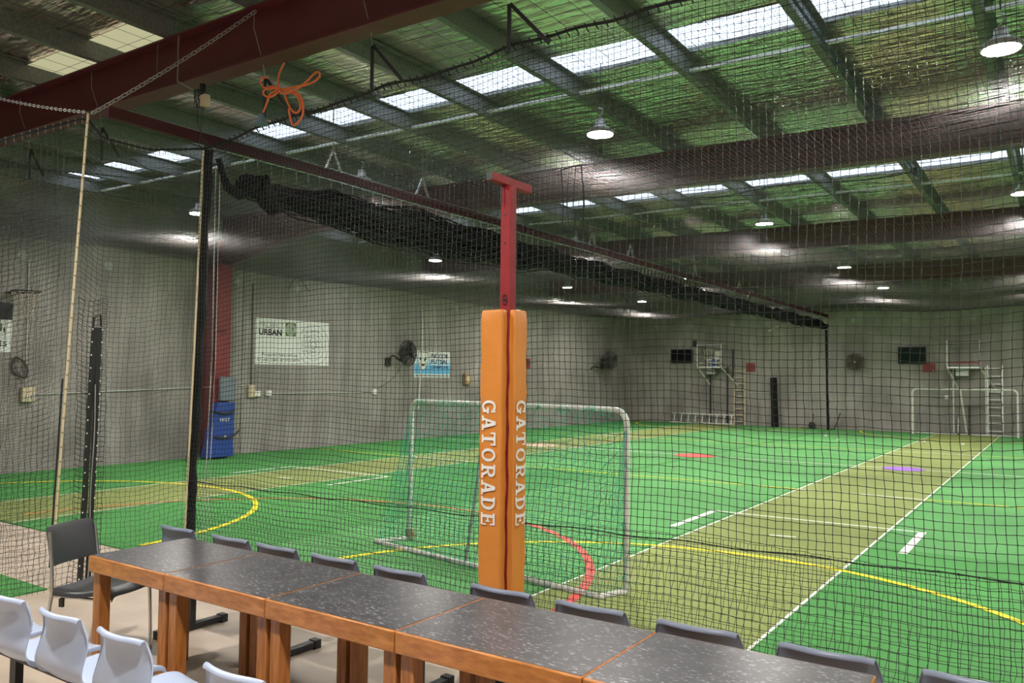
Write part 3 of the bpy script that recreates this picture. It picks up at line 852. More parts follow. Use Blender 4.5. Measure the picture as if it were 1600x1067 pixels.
# ------------------------------------------------------------------ tables
XT = [-4.655, -3.915, -3.108, -2.293, -1.412, -.565]
Y0, Y1, ZTOP = 2.53, 3.17, .75
tl = ['leftmost of the joined timber tables, beside the charcoal chair', 'second joined timber table from the charcoal chair', 'middle one of the joined timber tables with speckled top',
      'joined timber table in front of the orange padded post', 'rightmost of the joined timber tables, its end in the corner']
for i in range(5):
    x0, x1 = XT[i] + .003, XT[i + 1] - .003
    cx = (x0 + x1) / 2; w = x1 - x0; cy = (Y0 + Y1) / 2; d = Y1 - Y0
    t = thing('timber_table', tl[i], 'table', (cx, cy, 0), 'joined timber tables in a row')
    hw, hd = w / 2, d / 2
    for (a0, a1, c0, c1) in ((-hw, hw, -hd, -hd + .04), (-hw, hw, hd - .04, hd), (-hw, -hw + .012, -hd + .04, hd - .04), (hw - .012, hw, -hd + .04, hd - .04)):
        MB().box(a0, a1, c0, c1, ZTOP - .09, ZTOP).build('apron', 'wood_apron', t, bevel=.006)
    MB().box(-hw + .012, hw - .012, -hd + .04, hd - .04, ZTOP - .03, ZTOP - .001).build('tabletop', 'laminate', t)
    MB().box(-hw + .004, hw - .004, -hd + .012, hd - .01, ZTOP - .001, ZTOP + .001).build('laminate_sheet', 'laminate', t)
    for sx in (-1, 1):
        for sy in (-1, 1):
            lx = sx * (hw - .045); ly = sy * (hd - .06)
            MB().box(lx - .034, lx + .034, ly - .034, ly + .034, 0, ZTOP - .088).build('leg', 'wood_leg', t, bevel=.004)

# ------------------------------------------------------------------ beam seating
PROF = [(-.026, .744), (-.024, .756), (-.014, .766), (-.002, .764), (.008, .745), (.022, .70), (.027, .65), (.022, .59), (.014, .54), (.018, .49), (.045, .452), (.09, .432), (.16, .424), (.25, .43), (.34, .438), (.40, .432), (.435, .412), (.45, .385)]
HWID = [.175, .177, .179, .181, .188, .2, .209, .215, .219, .22, .216, .215, .214, .214, .212, .205, .198, .19]
def shell_mesh(m):
    bm = bmesh.new()
    S = [-1, -.985, -.9, -.75, -.5, -.25, 0, .25, .5, .75, .9, .985, 1]
    grid = []
    for ri, ((py, pz), hw) in enumerate(zip(PROF, HWID)):
        back = min(1, max(0, (pz - .45) / .2))
        row = []
        for s in S:
            cv = s * s
            lip = (.014 if ri > 3 else 0) if abs(s) >= .999 else 0
            y = py + back * (.038 * cv) - lip * back
            z = pz + (1 - back) * (.022 * cv - (.03 if abs(s) >= .999 else 0)) - back * .010 * abs(s) ** 8
            row.append(bm.verts.new((s * hw, y, z)))
        grid.append(row)
    for a, b_ in zip(grid[:-1], grid[1:]):
        for k in range(len(S) - 1):
            bm.faces.new((a[k], a[k + 1], b_[k + 1], b_[k]))
    bmesh.ops.recalc_face_normals(bm, faces=bm.faces)
    me = bpy.data.meshes.new('seat_shell'); bm.to_mesh(me); bm.free()
    for p in me.polygons: p.use_smooth = True
    me.materials.append(MT[m])
    return me
def make_chair(m, label, group):
    t = thing('beam_chair', label, 'chair', group=group)
    o = bpy.data.objects.new('seat_shell', shell_mesh(m)); COL.objects.link(o); o.parent = t
    md = o.modifiers.new('solid', 'SOLIDIFY'); md.thickness = .006
    md = o.modifiers.new('sub', 'SUBSURF'); md.levels = 1; md.render_levels = 2
    MB().box(-.09, .09, .14, .3, .385, .42).build('seat_bracket', 'black_steel', t)
    return t
front = [(-4.68, 'pale blue plastic chair cut by the left picture edge, beside another'), (-4.2, 'pale blue plastic chair, second from left in the front row'), (-3.71, 'pale blue plastic chair in the front row, below the charcoal chair'),
         (-3.22, 'pale blue plastic chair in the front row before the first table legs'), (-2.49, 'pale blue plastic chair at the bottom edge, mostly out of frame')]
c0 = None
for x, lab in front:
    if c0 is None:
        c0 = make_chair('chair_blue', lab, 'pale blue beam chairs in the front row'); c0.location = (x, 1.87, 0); c0.scale = (.93, 1, .967)
    else: dup(c0, (x, 1.87, 0), lab)
rearx = [-5.0, -4.43, -3.985, -3.49, -2.99, -2.315, -1.815, -1.30, -.775, -.26]
nth = ['leftmost, at the first table corner', 'second from left, behind the first table', 'third from left, behind the first two tables joint', 'fourth from left, behind the second table', 'fifth from left, left of the orange post',
       'sixth from left, directly before the orange post', 'seventh from left, just right of the orange post', 'eighth from left, behind the fifth table', 'ninth from left, behind the last table corner', 'rightmost, at the bottom right corner']
c1 = None
for x, l in zip(rearx, nth):
    lab = 'blue grey plastic chair back behind tables, ' + l
    if c1 is None:
        c1 = make_chair('chair_rear', lab, 'blue grey beam chairs behind the tables'); c1.location = (x, 3.295, 0)
    else: dup(c1, (x, 3.295, 0), lab)
def beam(x0, x1, y, feet, label):
    t = thing('seat_beam', label, 'beam', (0, y, 0))
    MB().box(x0, x1, .19, .25, .325, .385).build('beam', 'black_steel', t)
    for fx in feet:
        MB().box(fx - .03, fx + .03, .2, .24, .03, .325).build('leg', 'black_steel', t)
        MB().box(fx - .028, fx + .028, -.04, .5, .012, .05).build('foot_bar', 'black_steel', t, bevel=.004)
        MB().box(fx - .032, fx + .032, .455, .505, 0, .056).build('foot_cap', 'black_plastic', t)
        MB().box(fx - .032, fx + .032, -.045, .0, 0, .056).build('foot_cap', 'black_plastic', t)
beam(-5.2, -2.8, 3.295, (-5.1, -4.12, -3.0), 'black steel beam on floor bars carrying the chairs behind the left tables')
beam(-2.5, -.1, 3.295, (-2.05, -.5), 'black steel beam carrying the chairs behind the right tables')
beam(-4.95, -2.95, 1.87, (-4.5, -3.35), 'black steel beam carrying the left front row chairs')
beam(-2.6, -1.6, 1.87, (-2.0,), 'black steel beam carrying the front chair at the bottom edge')

# ------------------------------------------------------------------ charcoal stacking chair
gc = thing('stacking_chair', 'charcoal plastic stacking chair with chrome legs at the table end', 'chair', (-5.1, 2.87, 0), rz=R(19))
def sheet(rows, m, name, parent, th, sub=2):
    bm = bmesh.new(); g = [[bm.verts.new(p) for p in r] for r in rows]
    for a, c in zip(g[:-1], g[1:]):
        for k in range(len(a) - 1): bm.faces.new((a[k], a[k + 1], c[k + 1], c[k]))
    bmesh.ops.recalc_face_normals(bm, faces=bm.faces)
    me = bpy.data.meshes.new(name); bm.to_mesh(me); bm.free()
    for p in me.polygons: p.use_smooth = True
    me.materials.append(MT[m]); o = bpy.data.objects.new(name, me); COL.objects.link(o); o.parent = parent
    md = o.modifiers.new('solid', 'SOLIDIFY'); md.thickness = th; md.offset = 0
    md = o.modifiers.new('sub', 'SUBSURF'); md.levels = 1; md.render_levels = sub
    return o
ss = [-1, -.95, -.6, -.2, .2, .6, .95, 1]
rows = []
for x, z, hw in ((-.205, .445, .2), (-.2, .447, .2), (-.1, .435, .205), (.02, .44, .21), (.12, .463, .21), (.2, .472, .205), (.235, .46, .2), (.242, .43, .195), (.242, .427, .195)):
    rows.append([(x, s * hw, z + .012 * s * s - (.04 if abs(s) == 1 else 0)) for s in ss])
sheet(rows, 'chair_grey', 'seat', gc, .012)
rows = []
for z, x, hw in ((.585, -.213, .19), (.59, -.213, .195), (.66, -.225, .2), (.73, -.24, .198), (.80, -.258, .19), (.825, -.268, .182), (.83, -.27, .178)):
    rows.append([(x - .035 * (1 - s * s), s * hw, z) for s in ss])
sheet(rows, 'chair_grey', 'backrest', gc, .014)
for s in (-1, 1):
    MB().tube([(-.245, s * .185, .8), (-.215, s * .192, .6), (-.2, s * .195, .43), (-.23, s * .205, .2), (-.275, s * .215, 0)], .011, 8).build('leg', 'chrome', gc, smooth=True)
    MB().tube([(.19, s * .19, .425), (.2, s * .19, .4), (.21, s * .195, .2), (.215, s * .2, 0)], .011, 8).build('leg', 'chrome', gc, smooth=True)
    MB().tube([(-.2, s * .19, .41), (.2, s * .19, .41)], .01, 8).build('seat_rail', 'chrome', gc, smooth=True)
MB().box(-.14, -.11, -.205, -.19, .35, .4).build('clip', 'black_plastic', gc)

# left green mat beyond the side net
tag(MB().box(-9.6, DX - .05, 1.2, 3.46, 0, .012).build('turf_mat', 'turf'), 'small piece of green turf on the concrete at far left', 'mat')
tag(MB().box(-2.68, -2.56, 4.1, 4.62, 0, .003).build('floor_tape', 'yellow_line'), 'yellow tape stripe on the concrete behind the post', 'tape')

# ------------------------------------------------------------------ goals
def rounded(pL, pR, h, r, n=6):
    pL, pR = Vector(pL), Vector(pR); d = (pR - pL).normalized(); z = Vector((0, 0, 1))
    pts = [pL, pL + z * (h - r)]
    for k in range(1, n + 1):
        a = math.pi / 2 * k / n; pts.append(pL + d * r * (1 - math.cos(a)) + z * (h - r + r * math.sin(a)))
    for k in range(0, n + 1):
        a = math.pi / 2 * k / n; pts.append(pR - d * r * (1 - math.sin(a)) + z * (h - r + r * math.cos(a)))
    return pts + [pR]
ng = thing('futsal_goal', 'white tubular goal with green net behind the orange post', 'goal')
GL, GR = Vector((-5.94, 6.78, .03)), Vector((-3.03, 6.18, .03))
BLc, BRc = Vector((-6.1, 6.42, .03)), Vector((-3.14, 5.9, .03))
MB().tube(rounded(GL, GR, 1.5, .12), .026, 10).build('goal_frame', 'goal_white', ng, smooth=True)
MB().tube(cr([GL, GL.lerp(BLc, .85), BLc.lerp(BRc, .02), BLc.lerp(BRc, .3), BLc.lerp(BRc, .7), BLc.lerp(BRc, .975), BRc.lerp(GR, .2), GR], 6), .026, 10).build('base_bar', 'goal_white', ng, smooth=True)
tp = (GL.lerp(GR, .42)) + Vector((0, 0, 1.48))
MB().tube([tp, BLc.lerp(BRc, .47)], .016, 8).build('rear_brace', 'steel', ng, smooth=True)
def gnet(U, T):
    tb = [BLc, BRc]
    top = np.array(GL)[None, None] + (np.array(GR - GL))[None, None] * U[..., None] + np.array([0, 0, 1.48])
    bot = np.array(BLc)[None, None] + (np.array(BRc - BLc))[None, None] * U[..., None]
    w = (T ** .8)[..., None]
    P = top * (1 - w) + bot * w
    P[..., 1] += .08 * np.sin(math.pi * T) * np.sin(U * 9)
    P[..., 2] += .02 * np.sin(U * 40) * (1 - T) - .03 * np.sin(U * 17) * np.sin(math.pi * T)
    return P[..., 0], P[..., 1], P[..., 2]
net('goal_net', gnet, np.linspace(.01, .99, 58), np.linspace(0, 1, 34), .0025, 'goal_net', ng, jit=.014)
for A, B_, nm in ((GL, BLc, 'side_net'), (GR, BRc, 'side_net')):
    def sd(U, T, A=A, B_=B_):
        P = np.array(A)[None, None] + np.array(B_ - A)[None, None] * (U * T)[..., None]
        return P[..., 0], P[..., 1], .02 + 1.45 * (1 - T)
    net(nm, sd, np.linspace(0, 1, 9), np.linspace(0, 1, 32), .0021, 'goal_net', ng, jit=.008)
b = MB()
rg = random.Random(4)
for k in range(150):      # wisps of net laced round the tubes
    if k < 80: p = GL.lerp(GR, rg.uniform(.03, .97)) + Vector((0, 0, 1.5))
    elif k < 115: p = BLc.lerp(BRc, rg.uniform(.02, .98))
    else: p = (GL if k % 2 else GR) + Vector((0, 0, rg.uniform(.1, 1.35)))
    q = p + Vector((rg.uniform(-.09, .09), rg.uniform(-.03, .03), rg.uniform(-.09, .02)))
    b.tube([p + Vector((0, 0, .03)), p + Vector((.0, -.035, 0)), (p + q) / 2 + Vector((0, -.03, -.02)), q], .003, 4)
tag(b.build('net_lacing', 'goal_net', ng), kind='stuff')
MB().box(-5.97, -5.9, 6.74, 6.82, .03, .13).build('corner_clamp', 'rust', ng)

fg = thing('futsal_goal', 'white tubular goal standing against the far wall at right', 'goal')
FL, FR = Vector((-4.24, 30.5, .03)), Vector((-1.2, 30.5, .03))
MB().tube(rounded(FL, FR, 1.52, .14), .032, 10).build('goal_frame', 'goal_white', fg, smooth=True)
MB().tube([FL, FL + Vector((0, .7, 0)), FR + Vector((0, .7, 0)), FR], .025, 8).build('base_bar', 'goal_white', fg, smooth=True)
for f in (.47,):
    MB().tube([FL.lerp(FR, f) + Vector((0, 0, 1.52)), FL.lerp(FR, f + .04) + Vector((0, .68, 0))], .03, 8).build('rear_brace', 'goal_white', fg, smooth=True)
def fnet(U, T):
    return FL.x + (FR.x - FL.x) * U, 30.5 + .68 * T ** .7 + .04 * np.sin(U * 11), 1.52 * (1 - T) + .03
net('goal_net', fnet, np.linspace(0, 1, 60), np.linspace(0, 1, 32), .0022, 'goal_net_grey', fg, jit=.008)

# ------------------------------------------------------------------ left wall fittings
def panel(name, label, cat, o, right, w, h, m, th=.012):
    t = thing(name, label, cat); Mx = frame(o, right, (0, 0, 1))
    MB().box(0, w, 0, h, 0, th, Mx).build('board', m, t)
    return t, Mx
def rect(b, Mx, x0, x1, y0, y1, z=.014):
    b.add([Mx @ Vector(p) for p in ((x0, y0, z), (x1, y0, z), (x1, y1, z), (x0, y1, z))], [(0, 1, 2, 3)])
def ring(b, Mx, cx, cy, r, w, z=.014, n=40, a0=0, a1=360):
    vs = []; fs = []
    for i in range(n + 1):
        a = R(a0 + (a1 - a0) * i / n)
        for q in (r - w / 2, r + w / 2): vs.append(Mx @ Vector((cx + q * math.cos(a), cy + q * math.sin(a), z)))
    for i in range(n): fs.append((2 * i, 2 * i + 1, 2 * i + 3, 2 * i + 2))
    b.add(vs, fs)
def T(Mx, x, y, z=.015): return Mx @ Matrix.Translation((x, y, z))

pb, Mx = panel('wall_banner', 'white banner reading PROJECT URBAN on the left wall', 'banner', (XL, 12.09, 2.04), (0, 1, 0), 2.27, 1.08, 'paper')
text('lettering', 'PROJECT', .2, T(Mx, .09, .86), 'grey_ink', pb, width=.72)
text('lettering', 'URBAN', .2, T(Mx, .09, .69), 'ink', pb, offset=.006, width=.66)
b = MB(); rect(b, Mx, .87, 1.19, .69, 1.01); b.build('logo_square', 'green_ink', pb)
b = MB()
for r_ in (.03, .065, .1, .135): ring(b, Mx, 1.03, .85, r_, .014, .0155)
b.build('logo_rings', 'paper', pb)
b = MB()
for r_, w_ in ((.5, .012), (.37, .012), (.26, .014), (.17, .014), (.09, .03)): ring(b, Mx, 1.76, .5, r_, w_)
b.build('ring_pattern', 'grey_ink', pb)
for k, s in enumerate(('Town Planning', 'Graphics', 'Landscape Design', 'Project Management', 'Urban Design')):
    text('lettering', s, .085, T(Mx, 1.4, .82 - .125 * k), 'grey_ink', pb)
text('lettering', 'ProjectUrban.com.au', .1, T(Mx, .19, .2), 'ink', pb, width=1.05)
text('lettering', '07 5445 2580 | 07 5752 4979', .085, T(Mx, .06, .08), 'ink', pb, width=1.25)

fb, Mx = panel('wall_sign', 'blue and white sign reading INDOOR FUTSAL CHAMPIONS on the left wall', 'sign', (XL, 17.65, 1.77), (0, 1, 0), 1.62, .77, 'paper')
b = MB(); rect(b, Mx, 0, 1.62, .1, .36); b.build('blue_band', 'sky_ink', fb)
b = MB(); rect(b, Mx, 0, 1.62, .36, .52, .0142); b.build('pale_band', 'pale_blue', fb)
def shield(s, z, m, nm):
    pts = [(-.2, .26), (.2, .26), (.23, .1), (.2, -.1), (.1, -.22), (0, -.26), (-.1, -.22), (-.2, -.1), (-.23, .1)]
    MB().add([Mx @ Vector((.37 + p[0] * s, .47 + p[1] * s, z)) for p in pts], [tuple(range(len(pts)))]).build(nm, m, fb)
shield(1.05, .0146, 'ink', 'shield_edge'); shield(.97, .0150, 'paper', 'shield')
b = MB()
for s in (-1, 1):
    b.add([Mx @ Vector((.37 + s * p[0], .47 + p[1], .0154)) for p in ((.03, .05), (.15, .12), (.15, .05), (.06, -.01))], [(0, 1, 2, 3)])
rect(b, Mx, .29, .45, .33, .38, .0154); b.build('shield_emblem', 'ink', fb)
for s, y, h, w_ in (('INDOOR', .58, .17, .8), ('FUTSAL', .41, .17, .8), ('CHAMPIONS', .265, .11, .8)):
    text('lettering', s, h, T(Mx, .73, y, .0155), 'navy_ink', fb, offset=.005 if h > .15 else .002, width=w_)
b = MB()
for k in range(9): rect(b, Mx, .06 + k * .17, .06 + k * .17 + .12, .03, .07, .0156)
b.build('sponsor_marks', 'grey_ink', fb)

sb, Mx = panel('wall_sign', 'white sign with dark top ending in rts at the left edge', 'sign', (XL, 5.55, 2.15), (0, 1, 0), 1.31, .87, 'paper')
b = MB(); rect(b, Mx, 0, 1.31, .57, .87); b.build('dark_top', 'dark_print', sb)
text('lettering', 'Sports', .2, T(Mx, 1.24, .1), 'ink', sb, align='RIGHT')
b = MB(); rect(b, Mx, 1.12, 1.14, .36, .5); rect(b, Mx, 1.17, 1.2, .36, .42); b.build('lettering', 'ink', sb)

hp = thing('basketball_hoop', 'basketball hoop with pale frayed net at the far left', 'hoop', (-14.88, 6.84, 3.2))
MB().tube([(.23 * math.cos(t), .23 * math.sin(t), 0) for t in np.linspace(0, 6.28, 28)[:-1]], .011, 7, close=True).build('rim', 'black_steel', hp, smooth=True)
MB().box(-.52, -.23, -.1, .1, -.012, .012).build('bracket', 'black_steel', hp)
MB().box(-.52, -.49, -.75, -.35, -.4, .55).build('backboard', 'dark_print', hp)
b = MB()
for k in range(14):
    a = 2 * math.pi * k / 14
    for s in (1, -1):
        b.tube([((.23 - .11 * min(1, t * 1.6)) * math.cos(a + s * t * 1.1) , (.23 - .11 * min(1, t * 1.6)) * math.sin(a + s * t * 1.1), -.46 * t + .01 * math.sin(t * 30 + k)) for t in np.linspace(0, 1, 9)], .005, 4)
tag(b.build('hoop_net', mat('hoop net cotton', (.5, .42, .36), .8), hp), kind='stuff')

b = MB()
rg = random.Random(2)
for k in range(5):
    b.tube([(XL + .02 + .012 * k, 7.0 + (.125 + .014 * math.sin(k)) * math.cos(t + .2 * k), 1.88 + (.15 + .012 * k) * math.sin(t)) for t in np.linspace(.3 * k, .3 * k + 6.1, 24)], .005, 5)
tag(b.build('coiled_cable', 'fan'), 'coil of dark cable hung on the left wall under the rts sign', 'cable')

eb = thing('power_box', 'cream switch box with conduit on the left wall at far left', 'box', (XL, 7.12, 1.4))
MB().box(0, .1, -.09, .13, -.13, .13).build('box', 'box_cream', eb, bevel=.01)
b = MB()
for y in (-.03, .06): b.box(.1, .12, y, y + .05, -.08, .0)
b.build('socket', 'conduit', eb)
MB().tube([(.02, .2, .0), (.02, 4.7, .15)], .012, 6).build('conduit', 'conduit', eb)
MB().tube([(.02, .0, .13), (.02, -.02, 2.4)], .01, 6).build('conduit', 'conduit', eb)
eb2 = thing('power_box', 'pale socket boxes below the PROJECT URBAN banner', 'box', (XL, 12.0, 1.4))
MB().box(0, .08, -.09, .07, -.12, .16).build('box', 'box_cream', eb2, bevel=.01)
MB().box(0, .07, .08, .24, -.1, .02).build('socket', 'white', eb2, bevel=.008); MB().box(0, .07, .42, .56, -.09, .03).build('socket', 'white', eb2, bevel=.008)
MB().tube([(.02, .0, .15), (.02, -.0, 2.5)], .016, 6).build('conduit', mat('dark conduit', (.12, .12, .12), .6), eb2)
MB().tube([(.02, .24, -.04), (.02, 4.0, -.04)], .011, 6).build('conduit', 'conduit', eb2)
MB().box(0, .06, 3.95, 4.1, -.1, .04).build('socket', 'white', eb2, bevel=.008)
rb = thing('rusty_box', 'small rusty box on the left wall right of the futsal sign', 'box', (XL, 20.1, 1.73))
MB().box(0, .1, -.17, .17, -.17, .17).build('body', 'rust', rb, bevel=.01); MB().box(.1, .11, -.08, .08, -.1, .1).build('cover', 'box_cream', rb)
wr = tag(MB().tube([(XL + .02, 17.95, 3.75), (XL + .03, 17.95, 3.0), (XL + .03, 17.95, 2.5), (XL + .04, 17.88, 1.7), (XL + .05, 17.8, .85)], .017, 6).build('white_rope', 'white'), 'white rope hanging down behind the futsal sign', 'rope')
tag(MB().tube(cr([(XL + .03, 13.0, 3.86), (XL + .04, 13.2, 4.15), (XL + .04, 13.3, 4.2), (XL + .04, 13.65, 3.86)], 5), .008, 5).build('bent_wire', 'black_plastic'), 'bent black wire at the top of the left wall above the banner', 'wire')
rs = thing('red_box', 'small red alarm box on the left wall just right of the orange pad', 'box', (XL, 23.55, 2.28))
MB().box(0, .1, -.09, .09, -.17, .17).build('body', 'red_sign', rs, bevel=.008); MB().box(.1, .105, -.05, .05, -.06, .1).build('face', 'dark_print', rs)

def make_fan(label, o, n, rad, m, arm=True):
    """n: outward direction of the fan axis"""
    n = Vector(n).normalized(); r_ = Vector((0, 0, 1)).cross(n).normalized()
    Mx = frame(o, r_, n.cross(r_))
    t = thing('wall_fan', label, 'fan')
    b = MB()
    for k in range(28):
        a = 2 * math.pi * k / 28
        b.tube([Mx @ Vector((math.cos(a) * q, math.sin(a) * q, z)) for q, z in ((.06, .11), (rad * .6, .1), (rad * .95, .05), (rad, 0))], .0075, 4)
        b.tube([Mx @ Vector((math.cos(a) * q, math.sin(a) * q, z)) for q, z in ((.1, -.1), (rad * .6, -.09), (rad * .95, -.05), (rad, 0))], .0075, 4)
    for q, z in ((rad, 0), (rad * .88, .06), (rad * .75, .085), (rad * .62, .095), (rad * .5, .103), (rad * .35, .108), (rad * .85, -.07), (rad * .6, -.09)):
        b.tube([Mx @ Vector((q * math.cos(a), q * math.sin(a), z)) for a in [2 * math.pi * k / 28 for k in range(28)]], .006, 5, close=True)
    tag(b.build('cage', m, t), kind='stuff')
    for k in range(4):
        b = MB(); a0 = math.pi / 2 * k + .4
        pts = []
        for q, w_ in ((.05, .05), (rad * .35, .11), (rad * .7, .15), (rad * .88, .11)):
            d = Vector((math.cos(a0), math.sin(a0), 0)); s = Vector((-math.sin(a0), math.cos(a0), 0))
            pts += [d * q - s * w_ * .5 + Vector((0, 0, -.03)), d * q + s * w_ * .5 + Vector((0, 0, .03))]
        b.add([Mx @ p for p in pts], [(2 * i, 2 * i + 1, 2 * i + 3, 2 * i + 2) for i in range(3)])
        ob = b.build('blade', m, t); md = ob.modifiers.new('s', 'SOLIDIFY'); md.thickness = .006
    MB().lathe([(.02, .12), (.07, .115), (.07, -.05), (.09, -.1), (.1, -.24), (.05, -.28)], 16, Mx).build('motor', 'fan', t, smooth=True)
    return t, Mx
f1, Mx = make_fan('dark round wall fan left of the futsal sign', (XL + .55, 16.75, 2.43), (.2, .96, .05), .36, 'fan')
MB().tube(cr([Mx @ Vector((0, 0, -.25)), (XL + .3, 16.75, 2.22), (XL + .14, 16.6, 2.36), (XL + .05, 16.52, 2.2)], 5), .03, 8).build('wall_arm', 'fan', f1, smooth=True)
MB().box(XL, XL + .08, 16.43, 16.61, 2.08, 2.3).build('wall_plate', 'fan', f1)
MB().tube(cr([(XL + .4, 16.8, 2.2), (XL + .1, 16.6, 1.7), (XL + .03, 16.1, 1.45)], 5), .007, 5).build('power_cord', 'black_plastic', f1)
f2, Mx = make_fan('dark wall fan high on the left wall near the far corner', (XL + .62, 28.6, 2.5), (.8, -.45, -.05), .38, 'fan')
MB().tube(cr([Mx @ Vector((0, 0, -.25)), (XL + .3, 28.6, 2.2), (XL + .1, 28.3, 2.25), (XL + .04, 28.1, 2.15)], 5), .03, 8).build('wall_arm', 'fan', f2, smooth=True)
MB().box(XL, XL + .3, 29.0, 29.3, 2.2, 2.6).build('wall_plate', 'fan', f2)
f3, Mx = make_fan('brown round wall fan on the far wall, centre of the right court', (-6.2, YB - .35, 2.48), (.06, -1, 0), .32, 'fan_brown')
MB().tube([Mx @ Vector((0, 0, -.2)), (-6.2, YB - .02, 2.4)], .04, 8).build('wall_arm', 'fan', f3, smooth=True)
MB().lathe([(.03, .121), (.02, .13)], 12, Mx).build('hub_badge', 'white', f3)

# column pads
cp = thing('blue_pad', 'scuffed blue vinyl pad strapped round the foot of the red column', 'pad', (-14.86, 10.86, 0))
b = MB()
for z0, z1, s0, s1, o in ((.05, 1.2, .34, .21, 0), ):
    vs = []
    for i in range(9):
        z = z0 + (z1 - z0) * i / 8; hw = s0 + (s1 - s0) * i / 8 + .012 * math.sin(i * 2.1); sh = -.11 + .15 * i / 8
        vs += [(-.078, sh - hw, z), (.1, sh - hw, z), (.13, sh, z), (.1, sh + hw, z), (-.078, sh + hw, z)]
    b.add(vs, [(i * 5 + k, i * 5 + (k + 1) % 5, i * 5 + 5 + (k + 1) % 5, i * 5 + 5 + k) for i in range(8) for k in range(5)] + [(0, 1, 2, 3, 4), (40, 41, 42, 43, 44)])
b.build('pad_body', 'blue_pad', cp, bevel=.01)
for z, tail in ((.5, 1), (1.02, 0)):
    b = MB(); hw = .27 - .07 * z
    b.tube(cr([(-.1, -hw - .04, z), (.11, -hw - .02, z - .02), (.15, 0, z - .05), (.13, hw, z), (-.1, hw + .02, z + .02)], 4), .022, 6)
    if tail: b.tube([(.13, hw, z), (.12, hw + .13, z + .1)], .018, 6)
    b.build('strap', 'black_plastic', cp)
text('lettering', 'HAST', .1, frame((.142, -.15, .8), (0, 1, 0), (0, 0, 1)), 'white', cp, ext=.004)
text('scuff_marks', '//-', .12, frame((.15, -.05, .42), (0, 1, .1), (0, 0, 1)), 'white', cp, ext=.004)
gp = thing('grey_pad', 'grey foam pad standing above the blue pad on the column', 'pad', (-14.88, 10.98, 1.2))
MB().box(-.02, .07, -.2, .2, .03, .55).build('foam', 'grey_pad', gp, bevel=.02)

# ------------------------------------------------------------------ back wall fittings
def tv(x0, x1, z0, z1, label, m):
    t = thing('wall_tv', label, 'tv', ((x0 + x1) / 2, YB, (z0 + z1) / 2)); w, h = (x1 - x0) / 2, (z1 - z0) / 2
    MB().box(-w, w, -.14, -.08, -h, h).build('casing', 'black_plastic', t, bevel=.01)
    MB().box(-w + .025, w - .025, -.146, -.141, -h + .03, h - .025).build('screen', m, t)
    MB().box(-.12, .12, -.08, 0, -.15, .15).build('wall_bracket', 'black_steel', t)
    return t
tv(-13.38, -12.46, 2.46, 3.01, 'black wall television left of the left scoring platform', 'tv')
tv(-4.81, -3.92, 2.42, 3.01, 'dark green tinted wall television near the far goal', 'tv_green')
def red_board(x0, x1, z0, z1, label):
    t = thing('red_board', label, 'sign', ((x0 + x1) / 2, YB, (z0 + z1) / 2)); w, h = (x1 - x0) / 2, (z1 - z0) / 2
    MB().box(-w, w, -.03, 0, -h, h).build('board', 'red_sign', t)
    for sx in (-1, 1):
        for sz in (-1, 1):
            MB().lathe([(.013, .03), (.01, .038)], 10, frame((sx * (w - .05), 0, sz * (h - .05)), (1, 0, 0), (0, 0, 1))).build('bolt', 'white', t)
red_board(-10.28, -9.93, 2.12, 2.45, 'small red board on the far wall right of the timber ladder')
red_board(-4.04, -3.66, 2.13, 2.44, 'small red board on the far wall under the green tinted television')

def platform(x0, x1, label, rear_m, top):
    t = thing('scoring_platform', label, 'platform', (0, YB, 0))
    z = 2.3
    MB().box(x0, x1, -.85, 0, z - .05, z).build('deck', 'alu', t)
    for s in (x0, x1):
        MB().bar((s, -.83, z), (s, -.83, 3.18), .035).build('rail_post', 'goal_white', t)
        MB().bar((s, -.8, z - .04), (s + (.25 if s == x0 else .4), -.02, 1.55), .04).build('brace', 'goal_white', t)
        MB().bar((s, -.83, 3.1), (s, -.02, 3.1), .03).build('side_rail', 'steel', t)
    MB().bar((x0, -.83, 3.15), (x1, -.83, 3.15), .022).build('top_rail', rear_m, t)
    MB().bar((x0, -.83, z + .14), (x1, -.83, z + .14), .035).build('toe_rail', 'goal_white' if top else 'red_post', t)
    MB().box(x0 + .22, x0 + .6, -.5, -.1, z - .3, z - .05).build('junction_box', 'steel', t)
    for xx in (x0 + .25, x1 - .02) if top else (x0 + .1, x1 + .1):
        MB().bar((xx, -.06, 0), (xx, -.06, z), .05).build('leg', 'black_steel' if top else 'goal_white', t)
    return t
p1 = platform(-11.97, -11.0, 'small raised scoring platform with a white chair and clutter, far wall', 'steel', True)
p2 = platform(-3.2, -2.24, 'small raised scoring platform with bracing above the far goal', 'red_steel', False)
MB().bar((-10.78, YB * 0 - .1, 1.9), (-10.78, -.1, 3.0), .05).build('dark_post', 'black_steel', p1)
wc = thing('white_chair', 'white plastic chair with blue cloth on the left scoring platform', 'chair', (-11.45, YB - .45, 2.3))
MB().box(-.2, .2, -.2, .2, .26, .29).build('seat', 'white', wc)
MB().box(-.02, .2, .17, .2, .28, .62).build('backrest', 'white', wc)
for sx in (-1, 1):
    for sy in (-1, 1): MB().bar((sx * .18, sy * .18, 0), (sx * .17, sy * .17, .27), .035).build('leg', 'white', wc)
MB().box(.02, .14, -.3, -.2, -.1, .3).build('blue_cloth', 'mat_blue', wc, bevel=.02)
bh = thing('loose_hoop_net', 'pale frayed net hanging on the left scoring platform', 'net', (-11.6, YB - .6, 2.55))
b = MB()
for k in range(12):
    b.tube([(-.18 + .035 * k + .03 * math.sin(k * 3 + z * 9), .05 * math.sin(k), z) for z in np.linspace(.02, .46, 7)], .008, 4)
b.build('strands', mat('frayed net', (.55, .52, .4), .8), bh)
